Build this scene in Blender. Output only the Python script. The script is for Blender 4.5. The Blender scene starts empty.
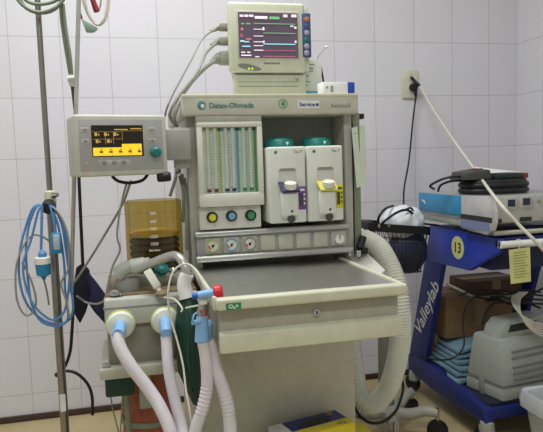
import bpy, bmesh, math, random
from mathutils import Vector, Matrix
random.seed(4)
C = bpy.context.scene.collection
V = Vector
PI = math.pi

# ------------------------------------------------------------------ camera
CAM = V((0.4454, -2.679, 1.0674)); YAW, PIT, ROL, F = .2318, -.0882, -.032, 601.75
fw = V((math.sin(YAW)*math.cos(PIT), math.cos(YAW)*math.cos(PIT), math.sin(PIT)))
r0 = V((math.cos(YAW), -math.sin(YAW), 0)); u0 = r0.cross(fw)
cr = r0*math.cos(ROL)+u0*math.sin(ROL); cu = -r0*math.sin(ROL)+u0*math.cos(ROL)
cd = bpy.data.cameras.new('camera'); cam = bpy.data.objects.new('camera', cd); C.objects.link(cam)
cam.matrix_world = Matrix(((cr.x, cu.x, -fw.x, CAM.x), (cr.y, cu.y, -fw.y, CAM.y), (cr.z, cu.z, -fw.z, CAM.z), (0, 0, 0, 1)))
cd.sensor_fit = 'HORIZONTAL'; cd.sensor_width = 36; cd.lens = F/543*36; cd.clip_start = .02
bpy.context.scene.camera = cam

def P(px, py, y=None, x=None, z=None):
    """a photo pixel to the world point on the plane y / x / z = value"""
    d = fw*F + cr*(px-271.5) + cu*(216-py)
    if y is not None: t = (y-CAM.y)/d.y
    elif x is not None: t = (x-CAM.x)/d.x
    else: t = (z-CAM.z)/d.z
    return CAM + d*t
def PP(pts): return [P(a, b, y=c) for a, b, c in pts]

# ------------------------------------------------------------------ materials
def lin(c): return tuple((v/255/12.92 if v/255 <= .04045 else ((v/255+.055)/1.055)**2.4) for v in c)
def mat(name, rgb, rough=.5, metal=0, var=.05, scale=30, bump=0, trans=0, ior=1.45, emit=0, alpha=1, coat=0):
    m = bpy.data.materials.new(name); m.use_nodes = True
    nt = m.node_tree; b = nt.nodes['Principled BSDF']
    c = lin(rgb)
    tc = nt.nodes.new('ShaderNodeTexCoord'); n = nt.nodes.new('ShaderNodeTexNoise'); n.inputs['Scale'].default_value = scale; n.inputs['Detail'].default_value = 3
    nt.links.new(tc.outputs['Object'], n.inputs['Vector'])
    rp = nt.nodes.new('ShaderNodeValToRGB')
    rp.color_ramp.elements[0].position = .3; rp.color_ramp.elements[1].position = .7
    rp.color_ramp.elements[0].color = (*[max(0, v*(1-var)) for v in c], 1)
    rp.color_ramp.elements[1].color = (*[min(1, v*(1+var)) for v in c], 1)
    nt.links.new(n.outputs['Fac'], rp.inputs['Fac']); nt.links.new(rp.outputs['Color'], b.inputs['Base Color'])
    b.inputs['Roughness'].default_value = rough; b.inputs['Metallic'].default_value = metal
    b.inputs['Transmission Weight'].default_value = trans; b.inputs['IOR'].default_value = ior
    b.inputs['Alpha'].default_value = alpha; b.inputs['Coat Weight'].default_value = coat
    if emit:
        nt.links.new(rp.outputs['Color'], b.inputs['Emission Color']); b.inputs['Emission Strength'].default_value = emit
    if bump:
        bp = nt.nodes.new('ShaderNodeBump'); bp.inputs['Strength'].default_value = bump; bp.inputs['Distance'].default_value = .002
        nt.links.new(n.outputs['Fac'], bp.inputs['Height']); nt.links.new(bp.outputs['Normal'], b.inputs['Normal'])
    return m
def tile_mat(name, axis, off, zoff=-.115+.25*0):
    m = bpy.data.materials.new(name); m.use_nodes = True; nt = m.node_tree; b = nt.nodes['Principled BSDF']
    g = nt.nodes.new('ShaderNodeNewGeometry'); s = nt.nodes.new('ShaderNodeSeparateXYZ'); nt.links.new(g.outputs['Position'], s.inputs[0])
    ax = nt.nodes.new('ShaderNodeMath'); ax.operation = 'ADD'; ax.inputs[1].default_value = off; nt.links.new(s.outputs[axis], ax.inputs[0])
    az = nt.nodes.new('ShaderNodeMath'); az.operation = 'ADD'; az.inputs[1].default_value = zoff+2.0; nt.links.new(s.outputs[2], az.inputs[0])
    cb = nt.nodes.new('ShaderNodeCombineXYZ'); nt.links.new(ax.outputs[0], cb.inputs[0]); nt.links.new(az.outputs[0], cb.inputs[1])
    br = nt.nodes.new('ShaderNodeTexBrick'); br.offset = 0; br.squash = 1
    br.inputs['Scale'].default_value = 1; br.inputs['Mortar Size'].default_value = .0014; br.inputs['Mortar Smooth'].default_value = .3
    br.inputs['Brick Width'].default_value = .2; br.inputs['Row Height'].default_value = .25
    br.inputs['Color1'].default_value = (*lin((226, 224, 229)), 1); br.inputs['Color2'].default_value = (*lin((223, 221, 226)), 1)
    br.inputs['Mortar'].default_value = (*lin((186, 181, 180)), 1)
    nt.links.new(cb.outputs[0], br.inputs['Vector'])
    n = nt.nodes.new('ShaderNodeTexNoise'); n.inputs['Scale'].default_value = 3; nt.links.new(g.outputs['Position'], n.inputs['Vector'])
    mx = nt.nodes.new('ShaderNodeMix'); mx.data_type = 'RGBA'; mx.blend_type = 'MULTIPLY'; mx.inputs[0].default_value = .08
    nt.links.new(br.outputs['Color'], mx.inputs[6]); nt.links.new(n.outputs['Color'], mx.inputs[7]); nt.links.new(mx.outputs[2], b.inputs['Base Color'])
    bp = nt.nodes.new('ShaderNodeBump'); bp.invert = True; bp.inputs['Strength'].default_value = .4; bp.inputs['Distance'].default_value = .001
    nt.links.new(br.outputs['Fac'], bp.inputs['Height']); nt.links.new(bp.outputs['Normal'], b.inputs['Normal'])
    b.inputs['Roughness'].default_value = .38; b.inputs['Specular IOR Level'].default_value = .35
    return m

M = dict(
 cream=mat('cream_enamel', (196, 198, 180), .4), grey=mat('warm_grey_plastic', (178, 177, 166), .45), dgrey=mat('mid_grey_plastic', (140, 140, 133), .5),
 cab=mat('cabinet_grey_enamel', (172, 168, 152), .45), white=mat('white_plastic', (228, 228, 220), .35), offw=mat('off_white_plastic', (216, 214, 200), .4),
 recess=mat('recess_grey', (140, 144, 132), .6), dark=mat('dark_slot', (45, 47, 45), .6), black=mat('black_rubber', (26, 26, 28), .5), blackm=mat('black_plastic', (20, 20, 22), .4),
 steel=mat('brushed_steel', (196, 196, 190), .36, 1, .06, 60), chrome=mat('chrome', (205, 205, 205), .14, 1), pole=mat('pole_steel', (150, 148, 140), .35, 1, .08, 20),
 alu=mat('aluminium_strip', (190, 190, 186), .35, .8), teal=mat('teal_plastic', (28, 120, 112), .35), tealtxt=mat('teal_print', (70, 130, 126), .6), green=mat('green_print', (50, 140, 80), .6),
 dkgreen=mat('dark_green_rubber', (14, 54, 40), .45), navy=mat('navy_cloth', (38, 40, 72), .85, bump=.3, scale=200), navyb=mat('blackish_cloth', (26, 26, 40), .85, bump=.3, scale=200),
 blue=mat('blue_enamel', (42, 66, 176), .4), dkblue=mat('dark_blue_enamel', (30, 42, 112), .45), bluew=mat('blue_plastic', (132, 180, 222), .4), blueplug=mat('blue_plug', (40, 132, 180), .4),
 cable_blue=mat('blue_cable', (88, 142, 196), .5), cable_grey=mat('grey_cable', (150, 150, 140), .5), cable_green=mat('grey_green_cable', (122, 134, 112), .5), cable_white=mat('white_cable', (214, 210, 196), .5),
 hose=mat('white_hose', (212, 206, 210), .35), corr=mat('cream_corrugated', (224, 225, 212), .5), red=mat('red_plastic', (205, 32, 48), .35), dkred=mat('dark_red_clip', (130, 28, 44), .45),
 yellow=mat('yellow_print', (205, 200, 45), .5), yrim=mat('yellow_green_rim', (206, 214, 130), .4), purple=mat('purple_label', (116, 60, 150), .5), navyp=mat('navy_plastic', (44, 46, 80), .4),
 filt=mat('filter_shell', (222, 226, 212), .35), paper=mat('pale_green_paper', (222, 234, 212), .7), paperw=mat('white_paper', (232, 232, 228), .7), tag=mat('yellow_tag', (210, 212, 140), .6),
 print=mat('dark_print', (70, 72, 70), .7), printlt=mat('light_print', (150, 155, 150), .7), floor=mat('floor_vinyl', (192, 174, 132), .45, var=.06, scale=6), base=mat('baseboard_dark', (70, 52, 46), .5),
 esublue=mat('cyan_blue_plastic', (50, 138, 182), .4), card=mat('brown_cardboard', (128, 104, 72), .8), case=mat('grey_case', (164, 168, 160), .5), vent=mat('vent_grey', (118, 121, 114), .6),
 drape=mat('blue_paper_drape', (118, 150, 164), .8, bump=.3, scale=40), bagp=mat('white_polythene', (235, 238, 240), .3, bump=.6, scale=35), bin=mat('clear_bin_plastic', (205, 210, 212), .25, alpha=.75), 
 boxblue=mat('box_blue', (40, 52, 130), .45), boxyel=mat('box_yellow', (224, 206, 50), .45), soda=mat('soda_lime_granules', (150, 84, 62), .8, var=.35, scale=260), amber_in=mat('bellows_dark', (96, 84, 54), .6), amber_top=mat('bellows_top', (226, 206, 130), .6),
 scrw=mat('screen_white', (235, 222, 232), .5, emit=.7, var=0), scrg=mat('screen_green', (110, 180, 120), .5, emit=.6, var=0), scrc=mat('screen_cyan', (150, 215, 225), .5, emit=.7, var=0), scrr=mat('screen_red', (200, 110, 135), .5, emit=.45, var=0),
 scr=mat('screen_dark', (84, 72, 86), .25, emit=.45, var=.04), scro=mat('screen_black', (34, 30, 20), .3, emit=.2), scry=mat('screen_amber', (250, 196, 40), .4, emit=.75, var=.03), scryd=mat('screen_amber_dim', (190, 155, 70), .4, emit=.5, var=.03),
 strip=mat('blue_strip', (72, 82, 130), .4), orange=mat('orange_button', (190, 120, 70), .5), keyg=mat('key_grey', (160, 160, 170), .5), led=mat('green_led', (170, 230, 60), .4, emit=.8), copper=mat('copper_ring', (190, 130, 110), .35, .6),
 brownpl=mat('bronze_plate', (128, 112, 84), .5), tube_g=mat('flow_tube_backing', (232, 236, 222), .4), stripy=mat('yellow_strip', (182, 190, 100), .5), stripb=mat('blue_column', (108, 160, 190), .5), stripg=mat('green_column', (70, 150, 84), .5),
 vap=mat('vaporizer_white', (214, 216, 204), .4), cream2=mat('cream_lip', (206, 206, 182), .4), panel=mat('panel_grey', (160, 161, 154), .5), blank=mat('blank_plate', (188, 188, 170), .5), card2=mat('tan_cardboard', (150, 128, 92), .8), wcream=mat('monitor_cream', (200, 204, 180), .45), tealbox=mat('teal_box_band', (90, 165, 175), .5), ctext=mat('white_print', (225, 225, 215), .6), dial=mat('dial_face', (226, 226, 214), .5),  # card2 is a paler tan than card
)
def glass(name, rgb, alpha_like=.5, rough=.05):
    """clear moulded plastic: tinted see-through with a glossy skin"""
    m = bpy.data.materials.new(name); m.use_nodes = True; nt = m.node_tree
    for n in list(nt.nodes):
        if n.type == 'BSDF_PRINCIPLED': nt.nodes.remove(n)
    out = [n for n in nt.nodes if n.type == 'OUTPUT_MATERIAL'][0]
    t = nt.nodes.new('ShaderNodeBsdfTransparent'); t.inputs[0].default_value = (*lin(rgb), 1)
    g = nt.nodes.new('ShaderNodeBsdfGlossy'); g.inputs['Roughness'].default_value = rough
    fc = nt.nodes.new('ShaderNodeLayerWeight'); fc.inputs[0].default_value = .25
    lw = nt.nodes.new('ShaderNodeMath'); lw.operation = 'MULTIPLY_ADD'; lw.inputs[1].default_value = .35; lw.inputs[2].default_value = .03; nt.links.new(fc.outputs['Facing'], lw.inputs[0])
    mx = nt.nodes.new('ShaderNodeMixShader'); nt.links.new(lw.outputs[0], mx.inputs[0]); nt.links.new(t.outputs[0], mx.inputs[1]); nt.links.new(g.outputs[0], mx.inputs[2])
    nt.links.new(mx.outputs[0], out.inputs[0]); return m
M['amber'] = glass('amber_clear_plastic', (218, 203, 142))
M['clear'] = glass('clear_window', (250, 252, 250))

# ------------------------------------------------------------------ mesh builder
class MB:
    def __init__(s): s.bm = bmesh.new()
    def _add(s, t):
        me = bpy.data.meshes.new('tmp'); t.to_mesh(me); t.free(); s.bm.from_mesh(me); bpy.data.meshes.remove(me); return s
    def box(s, x0, x1, y0, y1, z0, z1, bev=0, seg=2, mx=None):
        t = bmesh.new(); bmesh.ops.create_cube(t, size=1)
        for v in t.verts: v.co = V(((x0+x1)/2+v.co.x*(x1-x0), (y0+y1)/2+v.co.y*(y1-y0), (z0+z1)/2+v.co.z*(z1-z0)))
        if bev: bmesh.ops.bevel(t, geom=t.edges[:], offset=min(bev, .45*min(abs(x1-x0), abs(y1-y0), abs(z1-z0))), segments=seg, affect='EDGES', profile=.5)
        if mx is not None: t.transform(mx)
        return s._add(t)
    def hexa(s, lo, hi, bev=0):
        """lo, hi: 4 corners each (ccw seen from outside hi)"""
        t = bmesh.new(); a = [t.verts.new(p) for p in lo]; b = [t.verts.new(p) for p in hi]
        t.faces.new(a[::-1]); t.faces.new(b)
        for i in range(4): t.faces.new((a[i], a[(i+1) % 4], b[(i+1) % 4], b[i]))
        bmesh.ops.recalc_face_normals(t, faces=t.faces[:])
        if bev: bmesh.ops.bevel(t, geom=t.edges[:], offset=bev, segments=2, affect='EDGES', profile=.5)
        return s._add(t)
    def prism(s, pts, d, bev=0, seg=2):
        """polygon of 3d points extruded by vector d"""
        t = bmesh.new(); d = V(d); a = [t.verts.new(p) for p in pts]; b = [t.verts.new(V(p)+d) for p in pts]; n = len(pts)
        t.faces.new(a[::-1]); t.faces.new(b)
        for i in range(n): t.faces.new((a[i], a[(i+1) % n], b[(i+1) % n], b[i]))
        bmesh.ops.recalc_face_normals(t, faces=t.faces[:])
        if bev: bmesh.ops.bevel(t, geom=t.edges[:], offset=bev, segments=seg, affect='EDGES', profile=.5)
        return s._add(t)
    def rings(s, rings, cap=True, closed=False):
        t = bmesh.new(); R = [[t.verts.new(p) for p in r] for r in rings]; n = len(R[0])
        rng = range(len(R)) if closed else range(len(R)-1)
        for i in rng:
            q = R[(i+1) % len(R)]
            for k in range(n): t.faces.new((R[i][k], R[i][(k+1) % n], q[(k+1) % n], q[k]))
        if cap and not closed: t.faces.new(R[0][::-1]); t.faces.new(R[-1])
        bmesh.ops.recalc_face_normals(t, faces=t.faces[:])
        return s._add(t)
    def lathe(s, prof, o, axis=(0, 0, 1), seg=28, cap=True):
        ax = V(axis).normalized(); q = ax.to_track_quat('Z', 'Y').to_matrix(); o = V(o)
        return s.rings([[o + q @ V((r*math.cos(2*PI*k/seg), r*math.sin(2*PI*k/seg), h)) for k in range(seg)] for r, h in prof], cap)
    def cyl(s, p0, p1, r, r1=None, seg=20, bev=0):
        p0, p1 = V(p0), V(p1); r1 = r if r1 is None else r1; L = (p1-p0).length
        pr = [(r, 0), (r1, L)] if not bev else [(r-bev, 0), (r, bev), (r1, L-bev), (r1-bev, L)]
        return s.lathe(pr, p0, p1-p0, seg)
    def tube(s, pts, r, seg=8, step=.012, ridge=None, closed=False):
        """swept tube through points; ridge = (pitch, depth, t0, t1) or a list of them for corrugation"""
        pts = [V(p) for p in pts]; n = len(pts); fine = []
        def at(i): return pts[i % n] if closed else (pts[i] if 0 <= i < n else (2*pts[0]-pts[1] if i < 0 else 2*pts[-1]-pts[-2]))
        for i in range(n if closed else n-1):
            a, b, c, d = at(i-1), at(i), at(i+1), at(i+2)
            k = max(3, int((c-b).length/step))
            for j in range(k):
                t = j/k
                fine.append(.5*((2*b)+(c-a)*t+(2*a-5*b+4*c-d)*t*t+(3*b-a-3*c+d)*t**3))
        if not closed: fine.append(pts[-1])
        ls = [0]
        for a, b in zip(fine, fine[1:]): ls.append(ls[-1]+(b-a).length)
        tot = ls[-1] or 1
        T = (fine[1]-fine[0]).normalized(); N = T.orthogonal().normalized(); rings = []
        for i, p in enumerate(fine):
            nx = fine[(i+1) % len(fine)] if closed or i < len(fine)-1 else p; pv = fine[i-1] if closed or i > 0 else p
            T2 = (nx-pv).normalized(); N = (N-T2*N.dot(T2)).normalized(); B = T2.cross(N)
            rr = r(ls[i]/tot) if callable(r) else r
            for rg in (ridge if isinstance(ridge, list) else [ridge] if ridge else []):
                if rg[2] <= ls[i]/tot <= rg[3]: rr += rg[1]*math.cos(2*PI*ls[i]/rg[0])
            rings.append([p+(N*math.cos(2*PI*k/seg)+B*math.sin(2*PI*k/seg))*rr for k in range(seg)])
        return s.rings(rings, True, closed)
    def ball(s, c, r, seg=16):
        t = bmesh.new(); bmesh.ops.create_uvsphere(t, u_segments=seg, v_segments=seg//2, radius=1)
        r = r if hasattr(r, '__len__') else (r, r, r)
        for v in t.verts: v.co = V((c[0]+v.co.x*r[0], c[1]+v.co.y*r[1], c[2]+v.co.z*r[2]))
        return s._add(t)
    def bmx(s, mx): s.bm.transform(mx); return s
ROOTM = {}
def rootmat(o):
    while o.parent: o = o.parent
    return ROOTM.get(o.name, Matrix())
def tag(o, label=None, cat=None, group=None, kind=None):
    for k, v in (('label', label), ('category', cat), ('group', group), ('kind', kind)):
        if v: o[k] = v
    return o
def thing(name, label, cat, loc=(0, 0, 0), rz=0, group=None):
    o = bpy.data.objects.new(name, None); C.objects.link(o); o.empty_display_size = .05
    o.location = loc; o.rotation_euler = (0, 0, rz); ROOTM[o.name] = Matrix.Translation(loc) @ Matrix.Rotation(rz, 4, 'Z')
    return tag(o, label, cat, group)
def ob(name, mb, m, parent=None, local=False, label=None, sharp=38, loc=None):
    """link the collected shapes as ONE mesh object; world coordinates unless local"""
    me = bpy.data.meshes.new(name)
    if parent is not None and not local: mb.bm.transform(rootmat(parent).inverted())
    if parent is None and loc is not None: mb.bm.transform(Matrix.Translation(-V(loc)))
    mb.bm.to_mesh(me); mb.bm.free(); me.materials.append(m if not isinstance(m, str) else M[m])
    me.shade_smooth(); me.set_sharp_from_angle(angle=math.radians(sharp))
    o = bpy.data.objects.new(name, me); C.objects.link(o)
    if parent is not None: o.parent = parent
    elif loc is not None: o.location = loc
    if label: o['label'] = label
    return o
def struct(name, mb, m): o = ob(name, mb, m); o['kind'] = 'structure'; return o
def text(s, size, o, right, up, m, parent, local=False, name='lettering', align='LEFT', bold=0):
    cu_ = bpy.data.curves.new('t', 'FONT'); cu_.body = s; cu_.size = size; cu_.align_x = align; cu_.align_y = 'CENTER'; cu_.extrude = .0003; cu_.offset = bold; cu_.resolution_u = 3
    t = bpy.data.objects.new('t', cu_); C.objects.link(t)
    me = bpy.data.meshes.new_from_object(t.evaluated_get(bpy.context.evaluated_depsgraph_get()))
    bpy.data.objects.remove(t); mb = MB(); mb.bm.from_mesh(me); bpy.data.meshes.remove(me)
    r, u = V(right).normalized(), V(up).normalized(); n = r.cross(u); o = V(o)
    mb.bm.transform(Matrix(((r.x, u.x, n.x, o.x), (r.y, u.y, n.y, o.y), (r.z, u.z, n.z, o.z), (0, 0, 0, 1))))
    return ob(name, mb, m, parent, local)
X, Y, Z = V((1, 0, 0)), V((0, 1, 0)), V((0, 0, 1))
def disc_y(mb, x, y, z, r, d, seg=28):      # short cylinder facing the camera side (-y)
    return mb.lathe([(r, 0), (r, d*.8), (r*.93, d)], (x, y, z), (0, -1, 0), seg)

# ------------------------------------------------------------------ room
WX = 2.352
struct('floor', MB().box(-1.3, WX+.1, -4.2, .1, -.1, 0), 'floor')
struct('wall_back', MB().box(-1.3, WX, 0, .1, 0, 2.72), tile_mat('wall_tile_back', 0, 2.0))
struct('wall_right', MB().box(WX, WX+.1, -4.2, .1, 0, 2.72), tile_mat('wall_tile_right', 1, 2.0))
struct('wall_left', MB().box(-1.4, -1.3, -4.2, .1, 0, 2.72), tile_mat('wall_tile_left', 1, 2.0))
struct('ceiling', MB().box(-1.4, WX+.1, -4.2, .1, 2.72, 2.8), mat('ceiling_white', (225, 225, 222), .8))
struct('baseboard_back', MB().box(-1.3, WX, -.012, 0, 0, .027, .003), 'base')
struct('baseboard_right', MB().box(WX-.012, WX, -4.2, -.012, 0, .034, .003), 'base')

# ------------------------------------------------------------------ anaesthesia machine
mc = thing('anaesthesia_machine', 'large grey and cream anaesthesia machine with flow meters, gauges and steel work tray', 'anaesthesia machine', (.84, -.95, 0))
ob('chassis_base', MB().box(.36, 1.09, -1.42, -.56, .09, .155, .02), 'dgrey', mc)
for x, y in ((.42, -1.36), (1.03, -1.36), (.42, -.62), (1.03, -.62)):
    w = ob('caster', MB().lathe([(.02, -.014), (.042, -.012), (.045, 0), (.042, .012), (.02, .014)], (x, y, .045), (1, 0, 0), 24), 'black', mc)
    ob('fork', MB().box(x-.02, x+.02, y-.012, y+.012, .05, .092, .004), 'alu', w)
ob('cabinet', MB().box(.60, 1.057, -1.08, -.58, .15, .70, .006), mat('cabinet_light_enamel', (200, 198, 178), .45), mc)
cb = MB()                                   # the upright: two stiles, back, floor of the bay
cb.box(.600, .630, -1.08, -.60, .69, 1.20, .004); cb.box(1.038, 1.062, -1.08, -.60, .69, 1.20, .004)
cb.box(.604, 1.058, -.97, -.604, .694, 1.196, .004)
ob('column', cb, 'grey', mc)
ob('bay_back_panel', MB().box(.632, 1.036, -.985, -.968, .80, 1.192), 'recess', mc)
ob('side_channel', MB().box(1.0625, 1.087, -1.078, -.66, .73, 1.2, .004), mat('side_channel_green_grey', (128, 136, 112), .5), mc)
ob('channel_groove', MB().box(1.0630, 1.0655, -1.0795, -1.0, .80, 1.17), 'dark', mc)
sh = ob('top_shelf', MB().box(.586, 1.066, -1.125, -.60, 1.193, 1.247, .008, 3), mat('shelf_cream_grey', (198, 196, 180), .4), mc)
ob('shelf_edge_highlight', MB().box(.588, 1.064, -1.1275, -1.118, 1.238, 1.2475, .002), 'cream2', sh)  # bright line of the overhead light, put in as a paler strip
# lettering on the shelf front
yf = -1.1262
def ring(mb, x, y, z, r1, r2, d=.0012, seg=28):
    return mb.rings([[V((x+r*math.cos(2*PI*k/seg), yy, z+r*math.sin(2*PI*k/seg))) for k in range(seg)] for r, yy in ((r1, y), (r1, y-d), (r2, y-d), (r2, y))], False, True)
lg = MB(); disc_y(lg, .638, -1.1245, 1.2185, .0108, .002); ob('emblem', lg, 'tealtxt', sh)
lg = MB(); disc_y(lg, .6405, -1.1262, 1.2165, .0052, .001); ob('emblem_pale_disc', lg, 'dial', sh)  # small pale disc set off-centre on the teal emblem
text('Datex-Ohmeda', .0185, (.657, yf, 1.2175), X, Z, 'tealtxt', sh, bold=.0004)
lg = MB(); ring(lg, .853, -1.1245, 1.221, .0105, .0125); ob('number_ring', lg, 'green', sh)
text('4', .020, (.853, yf, 1.2205), X, Z, 'green', sh, align='CENTER', bold=.0008)
st = ob('service_sticker', MB().box(.894, .953, -1.1262, -1.124, 1.209, 1.229), 'paperw', sh)
text('Service', .015, (.897, -1.1268, 1.2185), X, Z, 'strip', st, bold=.0004)
lg = MB(); disc_y(lg, .947, -1.1258, 1.218, .0045, .0012); ob('sticker_seal', lg, 'strip', st)
text('Aestiva/5', .0155, (.985, yf, 1.2145), X, Z, mat('grey_script', (130, 138, 138), .6), sh)
# flow meter housing
fm = MB(); y0, y1 = -1.125, -.99
fm.box(.622, .795, y0, y1, .957, .992, .004); fm.box(.622, .795, y0, y1, 1.163, 1.177, .004); fm.box(.622, .638, y0, y1, .99, 1.165, .003); fm.box(.780, .795, y0, y1, .99, 1.165, .003)
fmo = ob('flow_meter_housing', fm, 'offw', mc)
ob('housing_header', MB().box(.622, .795, -1.119, -.99, 1.1765, 1.193, .002), 'grey', fmo)
wb = [('flow_column', .638, .686, 'tube_g'), ('flow_column', .686, .733, mat('pale_blue_backing', (216, 230, 232), .4)), ('flow_column', .733, .780, mat('pale_green_backing', (208, 226, 206), .4))]
for (n, a, b, m_), sc in zip(wb, ('stripy', 'stripb', 'stripg')):
    c = ob(n, MB().box(a, b, -1.109, -.992, .992, 1.163), m_, fmo)
    ob('colour_strip', MB().box(b-.006, b, -1.1105, -1.1085, .992, 1.163).box(a, b, -1.1105, -1.1085, 1.154, 1.163), sc, c)
    for q, f in enumerate((.27, .66)):
        xx = a+(b-a)*f
        ob('flow_tube', MB().cyl((xx, -1.112, .994), (xx, -1.112, 1.162), .0048, seg=12), 'white', c)
        tk = MB()
        for k in range(20): tk.box(xx+.0062, xx+.0062+(.0055 if k % 5 == 0 else .0035), -1.1102, -1.1085, 1.005+k*.0075, 1.0068+k*.0075)
        ob('scale_marks', tk, 'printlt', c)
        ob('float_bobbin', MB().cyl((xx, -1.1125, .996), (xx, -1.1125, 1.004), .0054, seg=12), ('dkred', 'navyp', 'green')[wb.index((n, a, b, m_))], c)
ob('window_pane', MB().box(.637, .781, -1.1215, -1.1205, .991, 1.164), 'clear', fmo)
# gas knob panel
kp = ob('gas_knob_panel', MB().box(.622, .788, -1.108, -.985, .896, .956, .004), 'offw', mc)
for x, z, m_ in ((.655, .930, 'yellow'), (.7065, .931, 'stripb'), (.758, .930, 'green')):
    k = ob('gas_knob', MB().lathe([(.0145, 0), (.0145, .012), (.0125, .016), (.010, .017), (.010, .015)], (x, -1.107, z), (0, -1, 0), 26), 'black', kp)
    lg = MB(); disc_y(lg, x, -1.119, z, .0098, .005); ob('knob_cap', lg, m_, k)
    ob('knob_pointer', MB().prism([(x-.008, -1.1075, z-.015), (x+.008, -1.1075, z-.015), (x, -1.1075, z-.025)], (0, -.004, 0)), 'white', kp)
# gauge panel
gp = ob('gauge_panel', MB().box(.612, 1.034, -1.1, -.98, .822, .886, .003), 'panel', mc)
ob('panel_rail', MB().box(.606, 1.04, -1.114, -1.095, .878, .893, .005, 3), 'alu', gp)
ob('panel_rail', MB().box(.606, 1.047, -1.118, -1.095, .811, .829, .006, 3), 'alu', gp)
for i in range(7):
    x = .655+i*.0500
    pl = ob('gauge_plate' if i < 3 else 'blank_plate', MB().box(x-.02, x+.02, -1.1035, -1.099, .832, .874, .001), 'blank', gp)
    if i < 3:
        lg = MB(); ring(lg, x, -1.1035, .853, .0145, .0172, .005); ob('gauge_rim', lg, ('stripy', 'stripb', 'dgrey')[i], pl)
        lg = MB(); disc_y(lg, x, -1.1032, .853, .0148, .002); ob('gauge_dial', lg, 'dial', pl)
        n_ = MB(); n_.prism([(x-.0035, -1.1062, .8478), (x-.002, -1.1062, .8465), (x+.008, -1.1062, .861)], (0, -.001, 0)); n_.box(x-.003, x+.003, -1.1068, -1.105, .850, .856)
        ob('needle', n_, 'blackm', pl)
        ob('red_zone', MB().prism([(x-.013, -1.1056, .852), (x-.0105, -1.1056, .856), (x-.005, -1.1056, .846), (x-.008, -1.1056, .843)], (0, -.0006, 0)), 'red', pl)
ob('switch_plate', MB().box(.985, 1.028, -1.1035, -1.099, .832, .874, .001), 'grey', gp)
sk = MB(); disc_y(sk, 1.007, -1.1035, .851, .0135, .012); ob('switch_knob', sk, 'white', gp)
ob('switch_pointer', MB().box(1.0055, 1.0085, -1.117, -1.114, .851, .864), 'dgrey', gp)
# work surface, drawer
zs = .800
tr = MB(); tr.box(.606, 1.014, -1.485, -1.075, zs-.016, zs-.008)
ob('steel_tray', tr, 'steel', mc)
rim = MB(); rim.box(.604, 1.018, -1.508, -1.482, .775, zs, .006, 3); rim.box(1.012, 1.022, -1.485, -1.08, .772, zs-.003, .003); rim.box(.600, .609, -1.485, -1.09, .772, zs, .003)
ob('tray_rim', rim, 'cream2', mc)
dr = ob('drawer', MB().box(.612, 1.008, -1.478, -1.02, .690, .772, .003), 'cab', mc)
lip = MB(); lip.prism([(.610, -1.478, .728), (.610, -1.494, .722), (.610, -1.496, .684), (.610, -1.47, .680)], (.400, 0, 0), .003)
ob('drawer_lip', lip, 'cream2', dr)
lk = MB(); disc_y(lk, .820, -1.477, .7485, .0085, .006); ob('drawer_lock', lk, 'chrome', dr)
ob('keyhole', MB().box(.8188, .8212, -1.4845, -1.482, .745, .752), 'blackm', dr)
op = ob('oxygen_label', MB().box(.6225, .653, -1.5092, -1.507, .7765, .791), 'green', mc)
text('O₂+', .011, (.6378, -1.5096, .784), X, Z, 'ctext', op, align='CENTER', bold=.0005)
ob('accessory_block', MB().hexa([(1.03, -1.30, .70), (1.085, -1.24, .70), (1.115, -1.03, .70), (1.05, -1.03, .70)], [(1.03, -1.30, .765), (1.085, -1.24, .782), (1.115, -1.03, .803), (1.05, -1.03, .795)], .004), mat('light_grey_block', (196, 195, 184), .5), mc)
ob('socket_block', MB().box(1.072, 1.098, -1.10, -1.06, .80, .820, .005).cyl((1.07, -1.10, .82), (1.085, -1.09, .85), .011, seg=12), 'black', mc)
ob('chrome_fitting', MB().cyl((1.040, -1.10, .80), (1.040, -1.10, .825), .006, seg=12).cyl((1.058, -1.12, .80), (1.058, -1.12, .818), .008, seg=12), 'chrome', mc)
ob('bracket_tab', MB().box(1.066, 1.112, -1.05, -.99, 1.184, 1.199, .002), 'blackm', mc)

# ventilator display on its arm (part of the machine)
ca, sa = math.cos(.2405), math.sin(.2405)
DM = Matrix.Translation((.437, -1.2, 1.120)) @ Matrix.Rotation(.2405, 4, 'Z')
def D(): return MB()
dw, dh = .2190, .1440
d_ = D().box(-dw/2, dw/2, 0, .100, -dh/2, dh/2, .006, 3).bmx(DM); disp = ob('ventilator_display', d_, mat('display_housing', (192, 194, 180), .45), mc)
d_ = D().box(-dw/2+.006, dw/2-.03, .09, .125, -dh/2+.004, dh/2-.006, .012, 3).bmx(DM); ob('display_back', d_, 'offw', disp)
ob('display_face', D().box(-dw/2+.010, dw/2-.010, -.0012, .004, -dh/2+.012, dh/2-.010, .003).bmx(DM), mat('display_face_grey', (166, 166, 164), .5), disp)
sx0, sx1, sz0, sz1 = -.069, .048, -.024, .045
scn = ob('screen', D().box(sx0-.002, sx1+.002, -.0024, .002, sz0-.002, sz1+.002).bmx(DM), 'scro', disp)
g = D(); g.box(sx0, sx1-.003, -.0032, -.0022, sz0, sz0+.019); g.box(-.002, sx1-.003, -.0032, -.0022, sz0+.019, sz0+.027)
ob('amber_field', g.bmx(DM), 'scry', scn)
g = D()
for a, b, c, d in ((sx0, -.002, .0315, .0320), (sx0, -.002, .0145, .0150), (-.040, -.0395, .003, .0315), (-.021, -.0205, .003, .0315), (0, .0005, .010, .034), (0, .051, .0335, .034), (.051, .0515, .010, .034)): g.box(a, b, -.0032, -.0022, c, d)
for a, b in ((-.062, .026), (-.040, .026), (-.018, .026), (-.060, .010), (-.034, .010)):
    g.box(a-.002, a+.004, -.0032, -.0022, b-.004, b+.004); g.box(a+.006, a+.009, -.0032, -.0022, b-.003, b+.001)
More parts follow.
